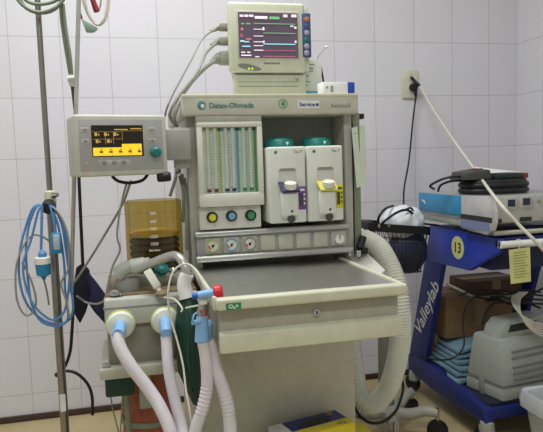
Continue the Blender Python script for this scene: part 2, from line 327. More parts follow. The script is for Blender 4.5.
g.box(-.018, .014, -.0032, -.0022, .0355, .0380); g.box(.020, .047, -.0032, -.0022, .0375, .0400)
ob('screen_readings', g.bmx(DM), 'scryd', scn)
g = D()
for i in range(5): g.box(-.055+i*.0225, -.047+i*.0225, -.0038, -.0030, -.0175, -.0125); g.box(-.053+i*.0225, -.049+i*.0225, -.0038, -.0030, -.0105, -.0085)
for i in range(4): g.box(sx0+.021+i*.0225, sx0+.0214+i*.0225, -.0038, -.003, sz0, sz0+.018)
ob('field_text', g.bmx(DM), 'card', scn)
for a, b in ((-.085, .036), (-.085, .010), (.072, .036), (.072, .010)):
    k_ = ob('membrane_key', D().box(a-.009, a+.009, -.0025, .001, b-.006, b+.006, .001).bmx(DM), 'grey', disp)
    ob('key_symbol', D().box(a-.004, a+.004, -.003, -.002, b-.0025, b+.0025).bmx(DM), 'dgrey', k_)
ob('key_strip', D().box(-.058, .018, -.002, .001, -.047, -.033, .001).bmx(DM), 'grey', disp)
for a in (-.045, -.022, .000): ob('round_key', D().lathe([(.0055, 0), (.0055, .002), (.004, .003)], (a, -.001, -.040), (0, -1, 0), 20).bmx(DM), 'dgrey', disp)
ob('control_knob', D().lathe([(.013, 0), (.013, .004), (.0115, .016), (.008, .019)], (.078, -.001, -.018), (0, -1, 0), 26).bmx(DM), 'teal', disp)
ob('status_light', D().box(-.0865, -.0845, -.003, 0, -.041, -.039).bmx(DM), 'scry', disp)
am = MB(); a0 = P(168, 140, y=-1.13)
am.box(.52, .605, -1.14, -1.09, 1.082, 1.160, .004); am.box(.565, .604, -1.12, -1.06, 1.06, 1.165, .004)
ob('display_arm', am, mat('arm_grey', (158, 157, 150), .5), mc)
ob('arm_knob', MB().lathe([(.009, 0), (.012, .004), (.012, .030), (.009, .034)], P(157, 177.5, y=-1.17), (1, -.1, .05), 18), 'blackm', mc)
ob('display_cable', MB().tube([P(112, 176, y=-1.16), P(118, 181, y=-1.16), P(130, 183, y=-1.16), P(143, 180, y=-1.15), P(149, 172, y=-1.13)], .004), 'black', mc)
# cluster of hoses on the side of the column
for k, (a, b) in enumerate((((176, 172), (170, 196)), ((180, 176), (183, 222)), ((182, 174), (187, 250)), ((184, 178), (191, 262)))):
    ob('side_hose', MB().tube([P(a[0], a[1], y=-1.04), P((a[0]+b[0])/2+2, (a[1]+b[1])/2-4, y=-1.06), P(b[0], b[1], y=-1.05)], .0045), ('dgrey', 'cable_green', 'cable_grey', 'dgrey')[k], mc)
ob('side_hose_joint', MB().ball(P(178, 171, y=-1.05), .0085, 12), 'dgrey', mc)

# ------------------------------------------------------------------ breathing system block (part of the machine)
bs = ob('breathing_block', MB().box(.376, .598, -1.25, -.93, .698, .762, .006), mat('block_grey', (190, 190, 182), .4), mc)
ob('block_top', MB().box(.378, .596, -1.22, -.935, .760, .768, .003), 'brownpl', bs)
ob('bellows_base', MB().box(.40, .60, -1.15, -.95, .765, .792, .01), 'grey', bs)
ob('block_groove', MB().box(.374, .600, -1.2515, -1.24, .739, .743), 'dgrey', bs)
ob('lower_block', MB().box(.379, .592, -1.235, -.95, .600, .700, .006), mat('lower_block_grey', (140, 138, 126), .5), mc)  # lower block is a darker grey than the block above
ty = ob('absorber_tray', MB().box(.358, .585, -1.262, -1.0, .574, .602, .006), mat('tray_grey', (184, 183, 166), .45), mc)
ob('tray_button', MB().box(.364, .384, -1.255, -1.228, .600, .607, .002), 'dgrey', ty)
ob('tray_latch', MB().box(.445, .475, -1.20, -1.16, .47, .58, .004), mat('latch_grey', (150, 150, 138), .5), ty)
ob('green_clamp', MB().box(.368, .436, -1.25, -1.19, .527, .575, .006), 'dkgreen', mc)
ac = P(150, 415, y=-1.1)
ab = ob('absorber_canister', MB().lathe([(.066, .30), (.070, .31), (.070, .50), (.066, .575)], (ac.x, -1.10, 0), Z, 32), 'soda', mc)
ob('canister_band', MB().lathe([(.0715, .405), (.0745, .407), (.0745, .419), (.0715, .421)], (ac.x, -1.10, 0), Z, 32, False), 'cable_green', ab)
ob('canister_foot', MB().lathe([(.05, .15), (.07, .17), (.072, .30), (.066, .305)], (ac.x, -1.10, 0), Z, 32), 'dgrey', ab)
pp_ = P(127, 400, y=-1.19)
ob('support_rod', MB().cyl((pp_.x, -1.19, .15), (pp_.x, -1.19, .575), .007, seg=12), 'cable_green', mc)
for px_ in (116, 162):
    c_ = P(px_, 294, z=.768); ob('port_cap', MB().lathe([(.016, 0), (.016, .004), (.012, .009), (.005, .010)], (c_.x, c_.y, .767), Z, 24), 'chrome' if px_ == 116 else 'brownpl', bs)
# bellows canister
cx_, cy_ = .507, -1.04
cn = ob('bellows_canister', MB().rings([[V((cx_+r*math.cos(2*PI*k/40), cy_+r*math.sin(2*PI*k/40), z)) for k in range(40)] for r, z in ((.075, .792), (.075, .974), (.071, .979), (.010, .981))], True), 'amber', mc)
bl = [(.060, .793)]
for i in range(5): bl += [(.066, .800+i*.017), (.066, .806+i*.017), (.058, .811+i*.017)]
ob('bellows', MB().lathe(bl+[(.06, .882), (.05, .8835)], (cx_, cy_, 0), Z, 36), 'amber_in', cn)
ob('bellows_disc', MB().lathe([(.066, .884), (.066, .893), (.05, .898), (.001, .900)], (cx_, cy_, 0), Z, 36), 'amber_top', cn)
ob('canister_rim', MB().lathe([(.075, .788), (.078, .79), (.078, .80), (.075, .801)], (cx_, cy_, 0), Z, 40, False), 'clear', cn)
for k, (s_, z_) in enumerate((('300', .948), ('600', .927), ('900', .908), ('1200', .888), ('1500', .869), ('decrease', .853))):
    text(s_, .0105 if k < 5 else .008, (cx_-.004, cy_-.0757, z_), X, Z, 'ctext', cn, align='CENTER', bold=.0003)
# bag arm
el = MB(); el.lathe([(.028, 0), (.028, .028), (.025, .034)], P(128.5, 291, y=-1.17), Z, 28)
ob('arm_socket', el, mat('socket_grey', (150, 150, 146), .4), mc)
e = MB(); e.tube([P(117, 275, y=-1.19), P(123, 270, y=-1.19), P(133, 266, y=-1.19), P(150, 263, y=-1.2)], lambda t: .0185-.004*t, 18)
ob('arm_elbow', e, mat('elbow_grey', (166, 168, 160), .4), mc)
ob('arm_collar', MB().cyl(P(131, 267, y=-1.19), P(146, 263.5, y=-1.195), .0195, .017, 22, .003), mat('collar_grey', (180, 182, 172), .4), mc)
e = MB(); e.tube([P(143, 266, y=-1.2), P(155, 262, y=-1.21), P(168, 257, y=-1.23), P(176, 256, y=-1.25), P(182, 261, y=-1.27), P(186, 270, y=-1.28), P(187, 278, y=-1.28)], .0112, 18)
ob('bag_arm', e, mat('dull_metal', (186, 186, 180), .32, .7), mc)
ob('relief_valve', MB().lathe([(.016, 0), (.018, .005), (.018, .012), (.012, .016)], P(161, 271, y=-1.15), (.15, -.6, .8), 24), 'teal', mc)
ob('valve_cap', MB().ball(P(173, 270, y=-1.16), (.012, .012, .009)), 'chrome', mc)

# ------------------------------------------------------------------ vaporizers
def vaporizer(xc, collar, lab, label):
    w, zb, zt, yf_, yb = .1, .908, 1.108, -1.155, -.985
    v = thing('vaporizer', label, 'vaporizer', (xc, -1.07, zb), 0, 'vaporizers in the machine bay')
    ob('body', MB().box(xc-w/2, xc+w/2, yf_, yb, zb, zt, .005, 3), 'vap', v)
    ob('filler_cap', MB().lathe([(.042, 0), (.042, .014), (.036, .022), (.024, .026)], (xc-.002, -1.085, zt), Z, 36), 'teal', v)
    ob('cap_arrow', MB().prism([(xc+.004, -1.1283, zt+.013), (xc+.014, -1.1283, zt+.013), (xc+.009, -1.1283, zt+.004)], (0, -.001, 0)), 'white', v)
    lg = MB(); disc_y(lg, xc-.030, yf_+.001, zt-.014, .0045, .002, 16); ob('emblem', lg, 'tealtxt', v)
    text('Tec 7', .010, (xc+.018, yf_-.0006, zt-.014), X, Z, 'print', v)
    n = MB(); pts = [(xc-.024, yf_-.0008, 1.046), (xc-.022, yf_-.0008, 1.051), (xc+.022, yf_-.0008, 1.051), (xc+.024, yf_-.0008, 1.046), (xc+.024, yf_-.0008, 1.018), (xc-.024, yf_-.0008, 1.018)]
    ob('niche', n.prism(pts, (0, .002, 0)), mat('niche_grey', (198, 198, 190), .5), v)
    ob('niche_top_shade', MB().prism([(xc-.024, yf_-.0014, 1.044), (xc-.018, yf_-.0014, 1.052), (xc+.018, yf_-.0014, 1.052), (xc+.024, yf_-.0014, 1.044)], (0, .002, 0)), 'dgrey', v)  # shading under the niche's upper edge, put in as a dark grey plate
    ob('filler_block', MB().prism([(xc-.022, yf_, .992), (xc-.022, yf_-.020, .988), (xc-.022, yf_-.022, .93), (xc-.022, yf_, .918)], (.043, 0, 0), .004), 'vap', v)
    ob('collar', MB().prism([(xc-.022, yf_-.025, .9895), (xc+.026, yf_-.025, .9895), (xc+.026, yf_, 1.010), (xc-.026, yf_, 1.013)], (0, .0, .004)), collar, v)
    ob('dial', MB().lathe([(.0155, 0), (.0165, .004), (.0165, .015), (.014, .017)], (xc+.003, yf_-.014, .999), (0, -.25, 1), 26), 'offw', v)
    lg = MB(); disc_y(lg, xc+.004, yf_-.0205, .940, .0035, .002, 14); ob('pin', lg, 'print', v)
    ob('drain_port', MB().lathe([(.0105, 0), (.0105, .005), (.007, .006)], (xc+.003, yf_-.014, .921), (0, -1, -.5), 20), 'print', v)
    l = ob('agent_label', MB().box(xc+.0285, xc+.0485, yf_-.0014, yf_+.001, .942, 1.003, .002), lab, v)
    ob('label_scale', MB().box(xc+.031, xc+.0395, yf_-.002, yf_-.001, .951, .985), 'print', l)
    g = MB()
    for k in range(3): g.box(xc+.042, xc+.046, yf_-.002, yf_-.001, .955+k*.012, .961+k*.012)
    g.box(xc+.033, xc+.045, yf_-.002, yf_-.001, .991, .997)
    ob('label_marks', g, 'dial' if lab == 'purple' else 'print', l)
    return v
vaporizer(.8515, 'navyp', 'purple', 'white vaporizer with purple label and navy collar')
vaporizer(.9555, mat('yellow_collar', (214, 206, 90), .5), 'yellow', 'white vaporizer with yellow label and yellow collar')

# ------------------------------------------------------------------ patient monitor on the shelf
pm = thing('patient_monitor', 'cream patient monitor showing traces, standing on top of the machine', 'monitor', (.85, -.93, 1.247))
MY = -1.02
def Q(px, py): return P(px, py, y=MY)
def qbox(mb, x0, x1, y0_, y1_, d0, d1, bev=0):       # box from photo-plane corners at the monitor's own front
    a, b = P((x0+x1)/2-(x1-x0)/2, (y0_+y1_)/2, y=MY), P(x1, (y0_+y1_)/2, y=MY)
    c, d = P((x0+x1)/2, y0_, y=MY), P((x0+x1)/2, y1_, y=MY)
    return mb.box(a.x, b.x, MY+d0, MY+d1, d.z, c.z, bev, 3)
def taper(x0, x1, xb0, xb1, y0_, y1_, z0, z1, zb0, zb1, bev):
    return MB().hexa([(xb0, y1_, zb0), (xb1, y1_, zb0), (xb1, y1_, zb1), (xb0, y1_, zb1)], [(x0, y0_, z0), (x1, y0_, z0), (x1, y0_, z1), (x0, y0_, z1)], bev)
ob('recorder_base', taper(.744, .955, .79, .95, -1.005, -.76, 1.247, 1.318, 1.247, 1.318, .004), 'wcream', pm)
ob('housing', taper(.738, .970, .785, .955, -1.0, -.76, 1.322, 1.507, 1.326, 1.49, .008), 'wcream', pm)
fr = MB(); fr.box(.734, .952, MY, -.99, 1.319, 1.510, .009, 3)
bz = ob('front_bezel', fr, 'wcream', pm)
inset = MB(); qbox(inset, 236.5, 299.5, 11, 60, -.0015, .004, .002); ob('screen_surround', inset, mat('surround_tan', (190, 186, 168), .5), bz)
scn = MB(); qbox(scn, 238.5, 297.5, 13, 58, -.003, .003); sc_ = ob('screen', scn, 'scr', pm)
def lines(name, m_, segs, d=-.0042):
    mb = MB()
    for x0, x1, y0_, y1_ in segs: qbox(mb, x0, x1, y0_, y1_, d, d+.0015)
    ob(name, mb, m_, sc_)
lines('white_readout', 'scrw', [(239.5, 243, 15, 17), (244, 248, 15, 17), (249, 253, 15, 17), (254.5, 267, 16.5, 19), (283, 287, 15, 17.5), (291, 296, 15, 17.5), (253.5, 263, 29.2, 29.8), (262.5, 264, 27.5, 30.5), (253.5, 263, 36, 36.6), (253.5, 263, 41.8, 42.4), (263, 264.2, 41, 43), (253.5, 263, 45.6, 46.2), (254, 263, 50, 50.8), (241, 245, 52, 53), (247, 250, 52, 53), (241, 251, 55, 56), (255, 259, 56.5, 57.3), (290, 293, 26, 27), (294, 296, 27, 29), (294.5, 296, 41, 43)])
lines('green_trace', 'scrg', [(253.5, 295, 23.8, 24.4), (263, 295, 33.2, 33.8), (269, 279, 17, 19.5), (241, 244, 23.5, 24.5), (246, 250, 23.5, 24.5)])
lines('cyan_trace', 'scrc', [(263, 295, 44, 44.8), (240, 244, 40.5, 42), (244, 249, 41.5, 42.5), (242, 250, 46, 47)])
lines('red_readout', 'scrr', [(240.5, 243, 28, 30.5), (240.5, 242, 34, 35), (240, 243, 36, 36.8), (246, 251, 38.5, 40), (263, 295, 50.6, 51), (263, 295, 56.4, 56.9)])
cs = MB(); qbox(cs, 302, 311, 13, 57.5, -.002, .006, .004); cso = ob('control_strip', cs, 'strip', pm)
for i, m_ in enumerate(('orange', 'strip', 'keyg', 'teal', 'keyg', 'keyg')):
    q = Q(306.5, 19.5+i*6.7); ob('key', MB().lathe([(.0075, 0), (.0075, .002), (.005, .003)], (q.x, MY-.001, q.z), (0, -1, 0), 18), m_, cso)
bd = MB(); n = 20; q = Q(249.5, 67.3)
pts = [(q.x+.033*math.cos(2*PI*k/n)+.0*k, MY-.0005, q.z+.0075*math.sin(2*PI*k/n)-.006*math.cos(2*PI*k/n)) for k in range(n)]
bo = ob('status_badge', bd.prism(pts, (0, -.002, 0)), mat('badge_grey', (120, 120, 112), .4), pm)
lines2 = MB()
for px_ in (248, 251.3): qbox(lines2, px_, px_+1.6, 68, 69.6, -.004, -.002)
ob('status_led', lines2, 'led', bo)
q = Q(264, 63.3); text('Datex-Ohmeda', .0072, (q.x, MY-.0008, q.z), X, Z, 'print', bz)
q = MB()
for k in range(29): q.box(.752+k*.0068, .7555+k*.0068, -1.0065, -1.0, 1.3125, 1.3155)
ob('vent_slots', q, 'print', pm)
ob('recorder_door', MB().box(.752, .948, -1.0085, -1.0, 1.262, 1.306, .003), mat('door_cream', (192, 196, 170), .5), pm)
ob('door_slot', MB().box(.758, .930, -1.0092, -1.008, 1.2805, 1.2825).box(.758, .935, -1.0092, -1.008, 1.293, 1.2945), 'dgrey', pm)
text('S/5', .008, (.922, -1.009, 1.300), X, Z, 'print', pm)
ob('handle', MB().tube([(.79, -.93, 1.495), (.80, -.93, 1.518), (.89, -.93, 1.518), (.90, -.93, 1.500)], .007), 'wcream', pm)
# plugs with cables on the monitor's left
cabs = [((214, 30), (203, 38), (190, 62), (174, 92), (167, 108)), ((214, 43), (206, 53), (197, 72), (178, 97), (170, 113)), ((214, 60), (205, 68), (190, 84), (180, 100), (174, 118))]
for k, c in enumerate(cabs):
    py_ = (27, 41, 58)[k]; h = (.010, .011, .019)[k]
    a = P(228.5, py_, y=-.95); b = P(215, py_+1, y=-.95)
    t = thing('monitor_cable', ('thin grey cable with the topmost plug of three in the patient monitor side', 'grey cable with the middle plug of three in the patient monitor side', 'thick grey cable with the lowest, largest plug in the side of the patient monitor')[k], 'cable', (b.x, -.95, b.z), 0, 'cables plugged into the patient monitor')
    ob('plug', MB().box(b.x+.012, .752, -.968, -.932, a.z-h, a.z+h, .005, 3).lathe([(h*.9, 0), (h*.75, .012), (.005, .03)], (b.x+.014, -.95, a.z), (-1, 0, -.45), 16), mat('plug_grey', (150, 152, 138), .5), t)
    p0 = V((b.x+.006, -.95, a.z-.004))
    ys = (-1.0, -1.06, -1.1, -1.1)
    pts = [p0]+[P(x, y, y=v) for (x, y), v in zip(c[1:], ys)]
    if k: pts += [P((172, 177)[k-1], (122, 128)[k-1], y=-1.03)]
    else: pts += [P(165, 116, y=-1.02)]
    ob('cable', MB().tube(pts, (.0028, .0042, .0055)[k]), 'cable_grey', t)
# boxes on the shelf
bx = thing('carton', 'white and teal carton standing behind the small white box', 'box', (.99, -.93, 1.247))
a, b = P(306, 60, y=-.955), P(321.5, 60, y=-.955)
ob('box_body', MB().box(.957, b.x, -.955, -.87, 1.247, a.z, .002), mat('carton_white', (214, 220, 206), .6), bx)
ob('teal_band', MB().box(.9565, b.x+.0005, -.9558, -.869, 1.247, 1.2745), 'tealbox', bx)
g = MB()
for i, (z, w) in enumerate(((1.350, .035), (1.337, .03), (1.330, .03), (1.317, .018), (1.3, .02), (1.29, .012))): g.box(.962, .962+w, -.9558, -.954, z, z+(.006 if i == 1 else .003))
ob('print', g, 'printlt', bx)
bx = thing('small_carton', 'small white box with a blue end lying at the right of the top shelf', 'box', (1.03, -1.07, 1.247))
MXB = Matrix.Translation((1.023, -1.065, 1.247)) @ Matrix.Rotation(.10, 4, 'Z')
ob('box_body', MB().box(-.048, .027, -.02, .02, 0, .036, .0015).bmx(MXB), 'paperw', bx)
ob('blue_end', MB().box(.026, .048, -.0203, .0203, 0, .0363, .0015).bmx(MXB), mat('end_blue', (50, 72, 170), .5), bx)
ob('print', MB().box(-.040, -.033, -.0207, -.0198, .018, .024).box(-.026, -.018, -.0207, -.0198, .008, .026).bmx(MXB), 'printlt', bx)
pb = thing('stylus_probe', 'thin wire probe with a white tip standing behind the cartons', 'probe', P(318, 75, y=-.85))
ob('wire', MB().tube([(P(316, 66, y=-.84).x, -.84, 1.247), P(316.5, 64, y=-.84), P(321, 53, y=-.84), P(326, 47.5, y=-.84)], .0012, 6), 'cable_grey', pb)
ob('tip', MB().ball(P(326.3, 47, y=-.84), (.005, .004, .0045), 12), 'white', pb)
q = P(326, 82, y=-.86)
o_ = ob('black_pen', MB().cyl((q.x+.002, -.86, 1.2495), P(321, 67, y=-.866), .0034, .0028, 10), 'blackm', loc=(q.x, -.86, 1.2475)); tag(o_, 'slim black pen leaning against the white and teal carton', 'pen')
# chart hanging at the right side
ch = thing('paper_chart', 'pale green printed sheet hanging on the right side of the machine', 'paper', P(356, 127, y=-1.08))
def sheet(pts, th): return MB().prism(pts, th)
c_ = [P(351.5, 128, y=-1.092), P(364.5, 124.5, y=-1.06), P(367, 184.5, y=-1.06), P(356.5, 188, y=-1.092)]
ob('sheet', MB().prism(c_, (.0012, .0012, 0)), 'paper', ch)
g = MB(); 
for k in range(9):
    t0 = .10+k*.085
    a = c_[0].lerp(c_[3], t0); b = c_[1].lerp(c_[2], t0); g.prism([a.lerp(b, .2)-V((.0006, .0006, 0)), a.lerp(b, .75-.1*(k % 3))-V((.0006, .0006, 0)), a.lerp(b, .75-.1*(k % 3))-V((.0006, .0006, .003)), a.lerp(b, .2)-V((.0006, .0006, .003))], (.0003, .0003, 0))
ob('print', g, 'printlt', ch)

# ------------------------------------------------------------------ corrugated scavenging hose
pts = [V((1.062, -.78, .80))]+PP([(358, 238, -.80), (366, 240, -.82), (378, 247, -.88), (387, 261, -.95), (396, 283, -1.0), (400, 310, -1.02), (400, 340, -1.0), (395, 368, -.96), (387, 390, -.92), (373, 404, -.88), (361, 398, -.84), (355, 372, -.78), (352, 340, -.72), (350, 318, -.68), (348, 302, -.66)])+[V((1.05, -.66, .64))]
o_ = ob('scavenging_hose', MB().tube(pts, .0300, 20, .0013, [(.0085, .0030, .02, .98)]), 'corr', loc=pts[9], sharp=100); tag(o_, 'thick cream corrugated hose looping down the right side of the machine', 'hose')

# ------------------------------------------------------------------ breathing hoses, filters, y-piece, bag
def hose_set(fx, fy, pts, label, ridges, rad):
    f = P(fx, fy, y=-1.285)
    t = thing('breathing_hose', label, 'hose', f, 0, 'breathing hoses')
    fl = ob('filter', MB().lathe([(.010, 0), (.014, .012), (.029, .016), (.0315, .020), (.0315, .034), (.029, .039), (.016, .044), (.011, .046)], (f.x, -1.248, f.z), (0.05, -1, -.05), 36), 'filt', t)
    ob('filter_rim', MB().lathe([(.031, .0225), (.0338, .0235), (.0338, .0275), (.031, .0285)], (f.x, -1.248, f.z), (0.05, -1, -.05), 36, False), 'yrim', fl)
    p = [V((f.x, -1.288, f.z))]+pts
    ob('blue_connector', MB().tube([V((f.x, -1.292, f.z+.002)), V((f.x, -1.310, f.z-.004)), p[0].lerp(p[1], .5)+V((0, -.026, -.004)), p[1]], .0132, 18, .006), 'bluew', t)
    ob('hose', MB().tube(p[1:], rad, 18, .0025, ridges), 'hose', t)
    return t
hl = PP([(117, 334, -1.325), (120, 347, -1.34), (131, 366, -1.355), (150, 391, -1.37), (162, 411, -1.39), (171, 434, -1.41), (180, 480, -1.44), (200, 515, -1.46), (224, 490, -1.47), (230, 445, -1.47), (229, 416, -1.46), (225, 395, -1.455), (217, 373, -1.445), (212, 352, -1.43), (208, 340, -1.42)])
hr = PP([(166, 333, -1.325), (167, 350, -1.34), (169, 372, -1.355), (175, 401, -1.37), (182, 428, -1.39), (186, 450, -1.42), (190, 462, -1.445), (192, 450, -1.46), (196, 428, -1.46), (203, 407, -1.46), (207, 385, -1.455), (206, 360, -1.45), (203, 341, -1.445)])
hose_set(120, 325, hl, 'white breathing hose from the left filter port, crossing in front of the red canister', [(.0085, .0008, .80, .865)], .0142)
hose_set(165, 321, hr, 'white breathing hose from the right filter port, beside the dark green bag', [(.0085, .0008, .72, .83)], .0128)
yp = thing('wye_connector', 'blue wye connector with red cap joining the two white hoses beside the tray', 'connector', P(204, 335, y=-1.44))
ob('limb', MB().cyl(P(202, 342, y=-1.445), P(202, 316, y=-1.44), .0155, .0125, 20, .002), 'bluew', yp)
ob('limb', MB().cyl(P(206, 342, y=-1.42), P(207, 322, y=-1.435), .0145, .0125, 20, .002), 'bluew', yp)
ob('sampling_port', MB().tube([P(196, 325, y=-1.455), P(193, 321, y=-1.46), P(194, 315, y=-1.46), P(199, 312, y=-1.455), P(200, 316, y=-1.455)], .0022, 8).cyl(P(192, 323, y=-1.455), P(201, 321, y=-1.45), .005, seg=12), 'bluew', yp)
ob('copper_ring', MB().cyl(P(202, 317, y=-1.44), P(202, 309, y=-1.44), .0105, seg=20), 'copper', yp)
ob('white_elbow', MB().box(P(198, 300, y=-1.44).x, P(207, 300, y=-1.44).x, -1.455, -1.425, P(202, 304, y=-1.44).z, P(202, 296, y=-1.44).z, .005), 'white', yp)
ob('neck', MB().cyl(P(202, 311, y=-1.44), P(202, 303, y=-1.44), .008, seg=16), 'alu', yp)
ob('outlet', MB().cyl(P(198, 295.5, y=-1.455), P(215, 292.5, y=-1.46), .0085, .009, 18), 'bluew', yp)
ob('outlet_collar', MB().cyl(P(192, 296.5, y=-1.453), P(200, 295, y=-1.455), .007, seg=18), mat('deep_blue_collar', (40, 90, 180), .4), yp)
ob('red_cap', MB().cyl(P(214, 292.8, y=-1.46), P(222.5, 291, y=-1.463), .0155, .0145, 22, .003), 'red', yp)
# reservoir bag
bag = thing('reservoir_bag', 'dark green rubber reservoir bag hanging under the white taped cuff', 'bag', P(190, 350, y=-1.31))
def blade(pts):          # (px_left, px_right, py, y, thickness)
    rings = []
    for a, b, py, y, th in pts:
        l, r_ = P(a, py, y=y), P(b, py, y=y); c = (l+r_)/2; h = (r_-l).length/2
        ring_ = []
        for k in range(28):
            an = 2*PI*k/28; rr = 1+.07*math.cos(4*an)
            ring_.append(c+(r_-l).normalized()*h*math.cos(an)*rr+V((0, th*math.sin(an)*rr, 0)))
        rings.append(ring_)
    return MB().rings(rings)
ob('bag_body', blade([(183, 195, 297, -1.285, .012), (178, 199, 305, -1.29, .02), (176, 204, 325, -1.30, .03), (176, 207, 350, -1.31, .036), (179, 207, 372, -1.32, .034), (187, 204, 390, -1.32, .024), (193, 201, 404, -1.32, .01)]), 'dkgreen', bag)
ob('bag_fold', blade([(186, 188, 300, -1.300, .008), (187, 190, 325, -1.329, .008), (187, 190, 360, -1.345, .008), (190, 192, 392, -1.340, .006)]), mat('fold_green', (28, 78, 58), .5), bag)
ob('taped_cuff', MB().tube([P(187, 274, y=-1.28), P(184, 284, y=-1.28), P(187, 298, y=-1.285)], lambda t: .0155+.003*t, 18, .008), 'paperw', bag)
# capnography plug and sample line
sl = thing('sampling_line', 'thin white sampling line with a grey plug, looping over the metal bag arm', 'tube', P(152, 283, y=-1.24))
a, b = P(147, 271, y=-1.23), P(158, 288, y=-1.25)
ob('plug', MB().cyl(a, b, .0135, .0125, 4, .002), 'cream', sl)
ob('strain_relief', MB().cyl(b, P(162, 296, y=-1.26), .006, .003, 12), 'white', sl)
ob('line', MB().tube(PP([(158, 290, -1.255), (163, 297, -1.27), (174, 299, -1.30), (182, 308, -1.335), (181, 312, -1.34)]), .0022, 8), 'cable_white', sl)
ob('line_loop', MB().tube(PP([(186, 308, -1.345), (206, 302, -1.39), (203, 284, -1.40), (194, 268, -1.37), (184, 264, -1.33), (173, 272, -1.33), (168, 292, -1.34), (170, 315, -1.345), (177, 340, -1.36), (183, 365, -1.38), (186, 390, -1.40), (191, 420, -1.42), (196, 470, -1.42)]), .0022, 8), 'cable_white', sl)
o_ = ob('grey_tubing', MB().tube(PP([(186, 262, -1.13), (196, 275, -1.2), (203, 290, -1.27), (208, 303, -1.30), (210, 315, -1.28)]), .0045, 10), 'dgrey', loc=P(200, 285, y=-1.2)); tag(o_, 'grey tube running down the left edge of the steel tray', 'tube')

# ------------------------------------------------------------------ iv pole with cables
PX, PY = .2375, -.95
ip = thing('iv_pole', 'tall chrome telescopic pole on wheels at the left of the machine', 'iv pole', (PX, PY, 0))
ob('lower_tube', MB().cyl((PX, PY, .11), (PX, PY, 1.0), .0115, seg=20), 'pole', ip)
ob('upper_tube', MB().cyl((PX, PY, .98), (PX, PY, 1.86), .0075, seg=16), 'pole', ip)
ob('clamp_collar', MB().cyl((PX, PY, .975), (PX, PY, 1.012), .0165, .014, 20, .004), mat('worn_cream_collar', (206, 206, 176), .5), ip)
ob('clamp_knob', MB().cyl((PX-.002, PY-.012, .972), (PX-.002, PY-.045, .966), .019, .017, 16, .004), 'black', ip)
ob('clamp_screw', MB().cyl((PX+.008, PY-.012, .998), (PX+.022, PY-.02, 1.0), .008, .006, 12), 'chrome', ip)
ob('hook', MB().tube([(PX-.10, PY-.01, 1.83), (PX-.10, PY-.01, 1.79), (PX-.06, PY, 1.78), (PX, PY, 1.85), (PX+.08, PY, 1.78), (PX+.12, PY-.01, 1.79), (PX+.12, PY-.01, 1.83)], .004, 8), 'pole', ip)
ob('label_strip', MB().box(PX-.0075, PX+.0075, PY-.0125, PY-.009, P(62, 410, y=PY).z, P(62, 393, y=PY).z), 'paperw', ip)
for k in range(5):
    an = 2*PI*k/5+.5; e = V((PX+.22*math.cos(an), PY+.22*math.sin(an), 0))
    l = ob('foot', MB().tube([(PX, PY, .12), (PX+.1*math.cos(an), PY+.1*math.sin(an), .11), (e.x, e.y, .085)], .012, 10), 'pole', ip)
    ob('caster', MB().lathe([(.015, -.012), (.034, -.010), (.036, 0), (.034, .010), (.015, .012)], (e.x, e.y, .036), (-math.sin(an), math.cos(an), 0), 20).cyl((e.x, e.y, .05), (e.x, e.y, .085), .008, seg=10), 'black', l)
yk = PY-.03
bc = thing('blue_cable_bundle', 'bundle of looped blue cables with a large blue plug hung on the pole clamp', 'cable', P(42, 205, y=yk))
loops = [[(40, 204), (33, 208), (26, 226), (20, 250), (19, 275), (24, 298), (34, 313), (50, 323), (66, 322), (73, 310), (70, 280), (66, 250), (62, 225), (54, 208), (45, 203)],
         [(41, 205), (36, 207), (29, 225), (26, 250), (28, 280), (32, 305), (42, 322), (58, 326), (68, 318), (65, 290), (64, 262), (58, 225), (50, 207)],
         [(42, 205), (38, 212), (31, 240), (23, 265), (27, 290), (36, 308), (52, 320), (64, 312), (69, 285), (69, 255), (63, 222), (54, 208), (46, 204)]]
for k, l in enumerate(loops): ob('loop', MB().tube(PP([(a, b, yk-.006*k-.004*(i % 2)) for i, (a, b) in enumerate(l)]), .0032, 8), 'cable_blue', bc)
ob('drop', MB().tube(PP([(42, 206, yk-.02), (41.5, 230, yk-.022), (41, 252, yk-.022)]), .0036, 8).tube(PP([(50, 206, yk-.02), (54, 222, yk-.022), (55, 236, yk-.022)]), .003, 8), 'cable_blue', bc)
p0 = P(42.5, 258, y=yk-.025)
pl = ob('plug', MB().lathe([(.004, -.058), (.007, -.05), (.0175, -.045), (.0185, -.036), (.0195, -.018), (.0200, -.015)], p0, Z, 24), 'blueplug', bc)
ob('plug_band', MB().lathe([(.0205, -.015), (.0205, .001), (.018, .003)], p0, Z, 24), 'white', pl)
ob('plug_collar', MB().lathe([(.010, .003), (.0115, .012), (.009, .016), (.004, .022)], p0, Z, 20), 'cable_blue', pl)
ob('plug_tail', MB().tube([p0-V((0, 0, .058)), P(47, 292, y=yk-.02), P(49, 305, y=yk-.02)], .0025, 8), 'cable_green', pl)
p1 = P(56.5, 241, y=yk-.03)
cl = ob('socket', MB().box(p1.x-.013, p1.x+.013, p1.y-.01, p1.y+.01, p1.z-.033, p1.z+.022, .004), 'blueplug', bc)
ob('socket_face', MB().box(p1.x-.007, p1.x+.009, p1.y-.013, p1.y-.008, p1.z-.022, p1.z+.018, .002), mat('pale_blue_grey', (178, 192, 200), .5), cl)
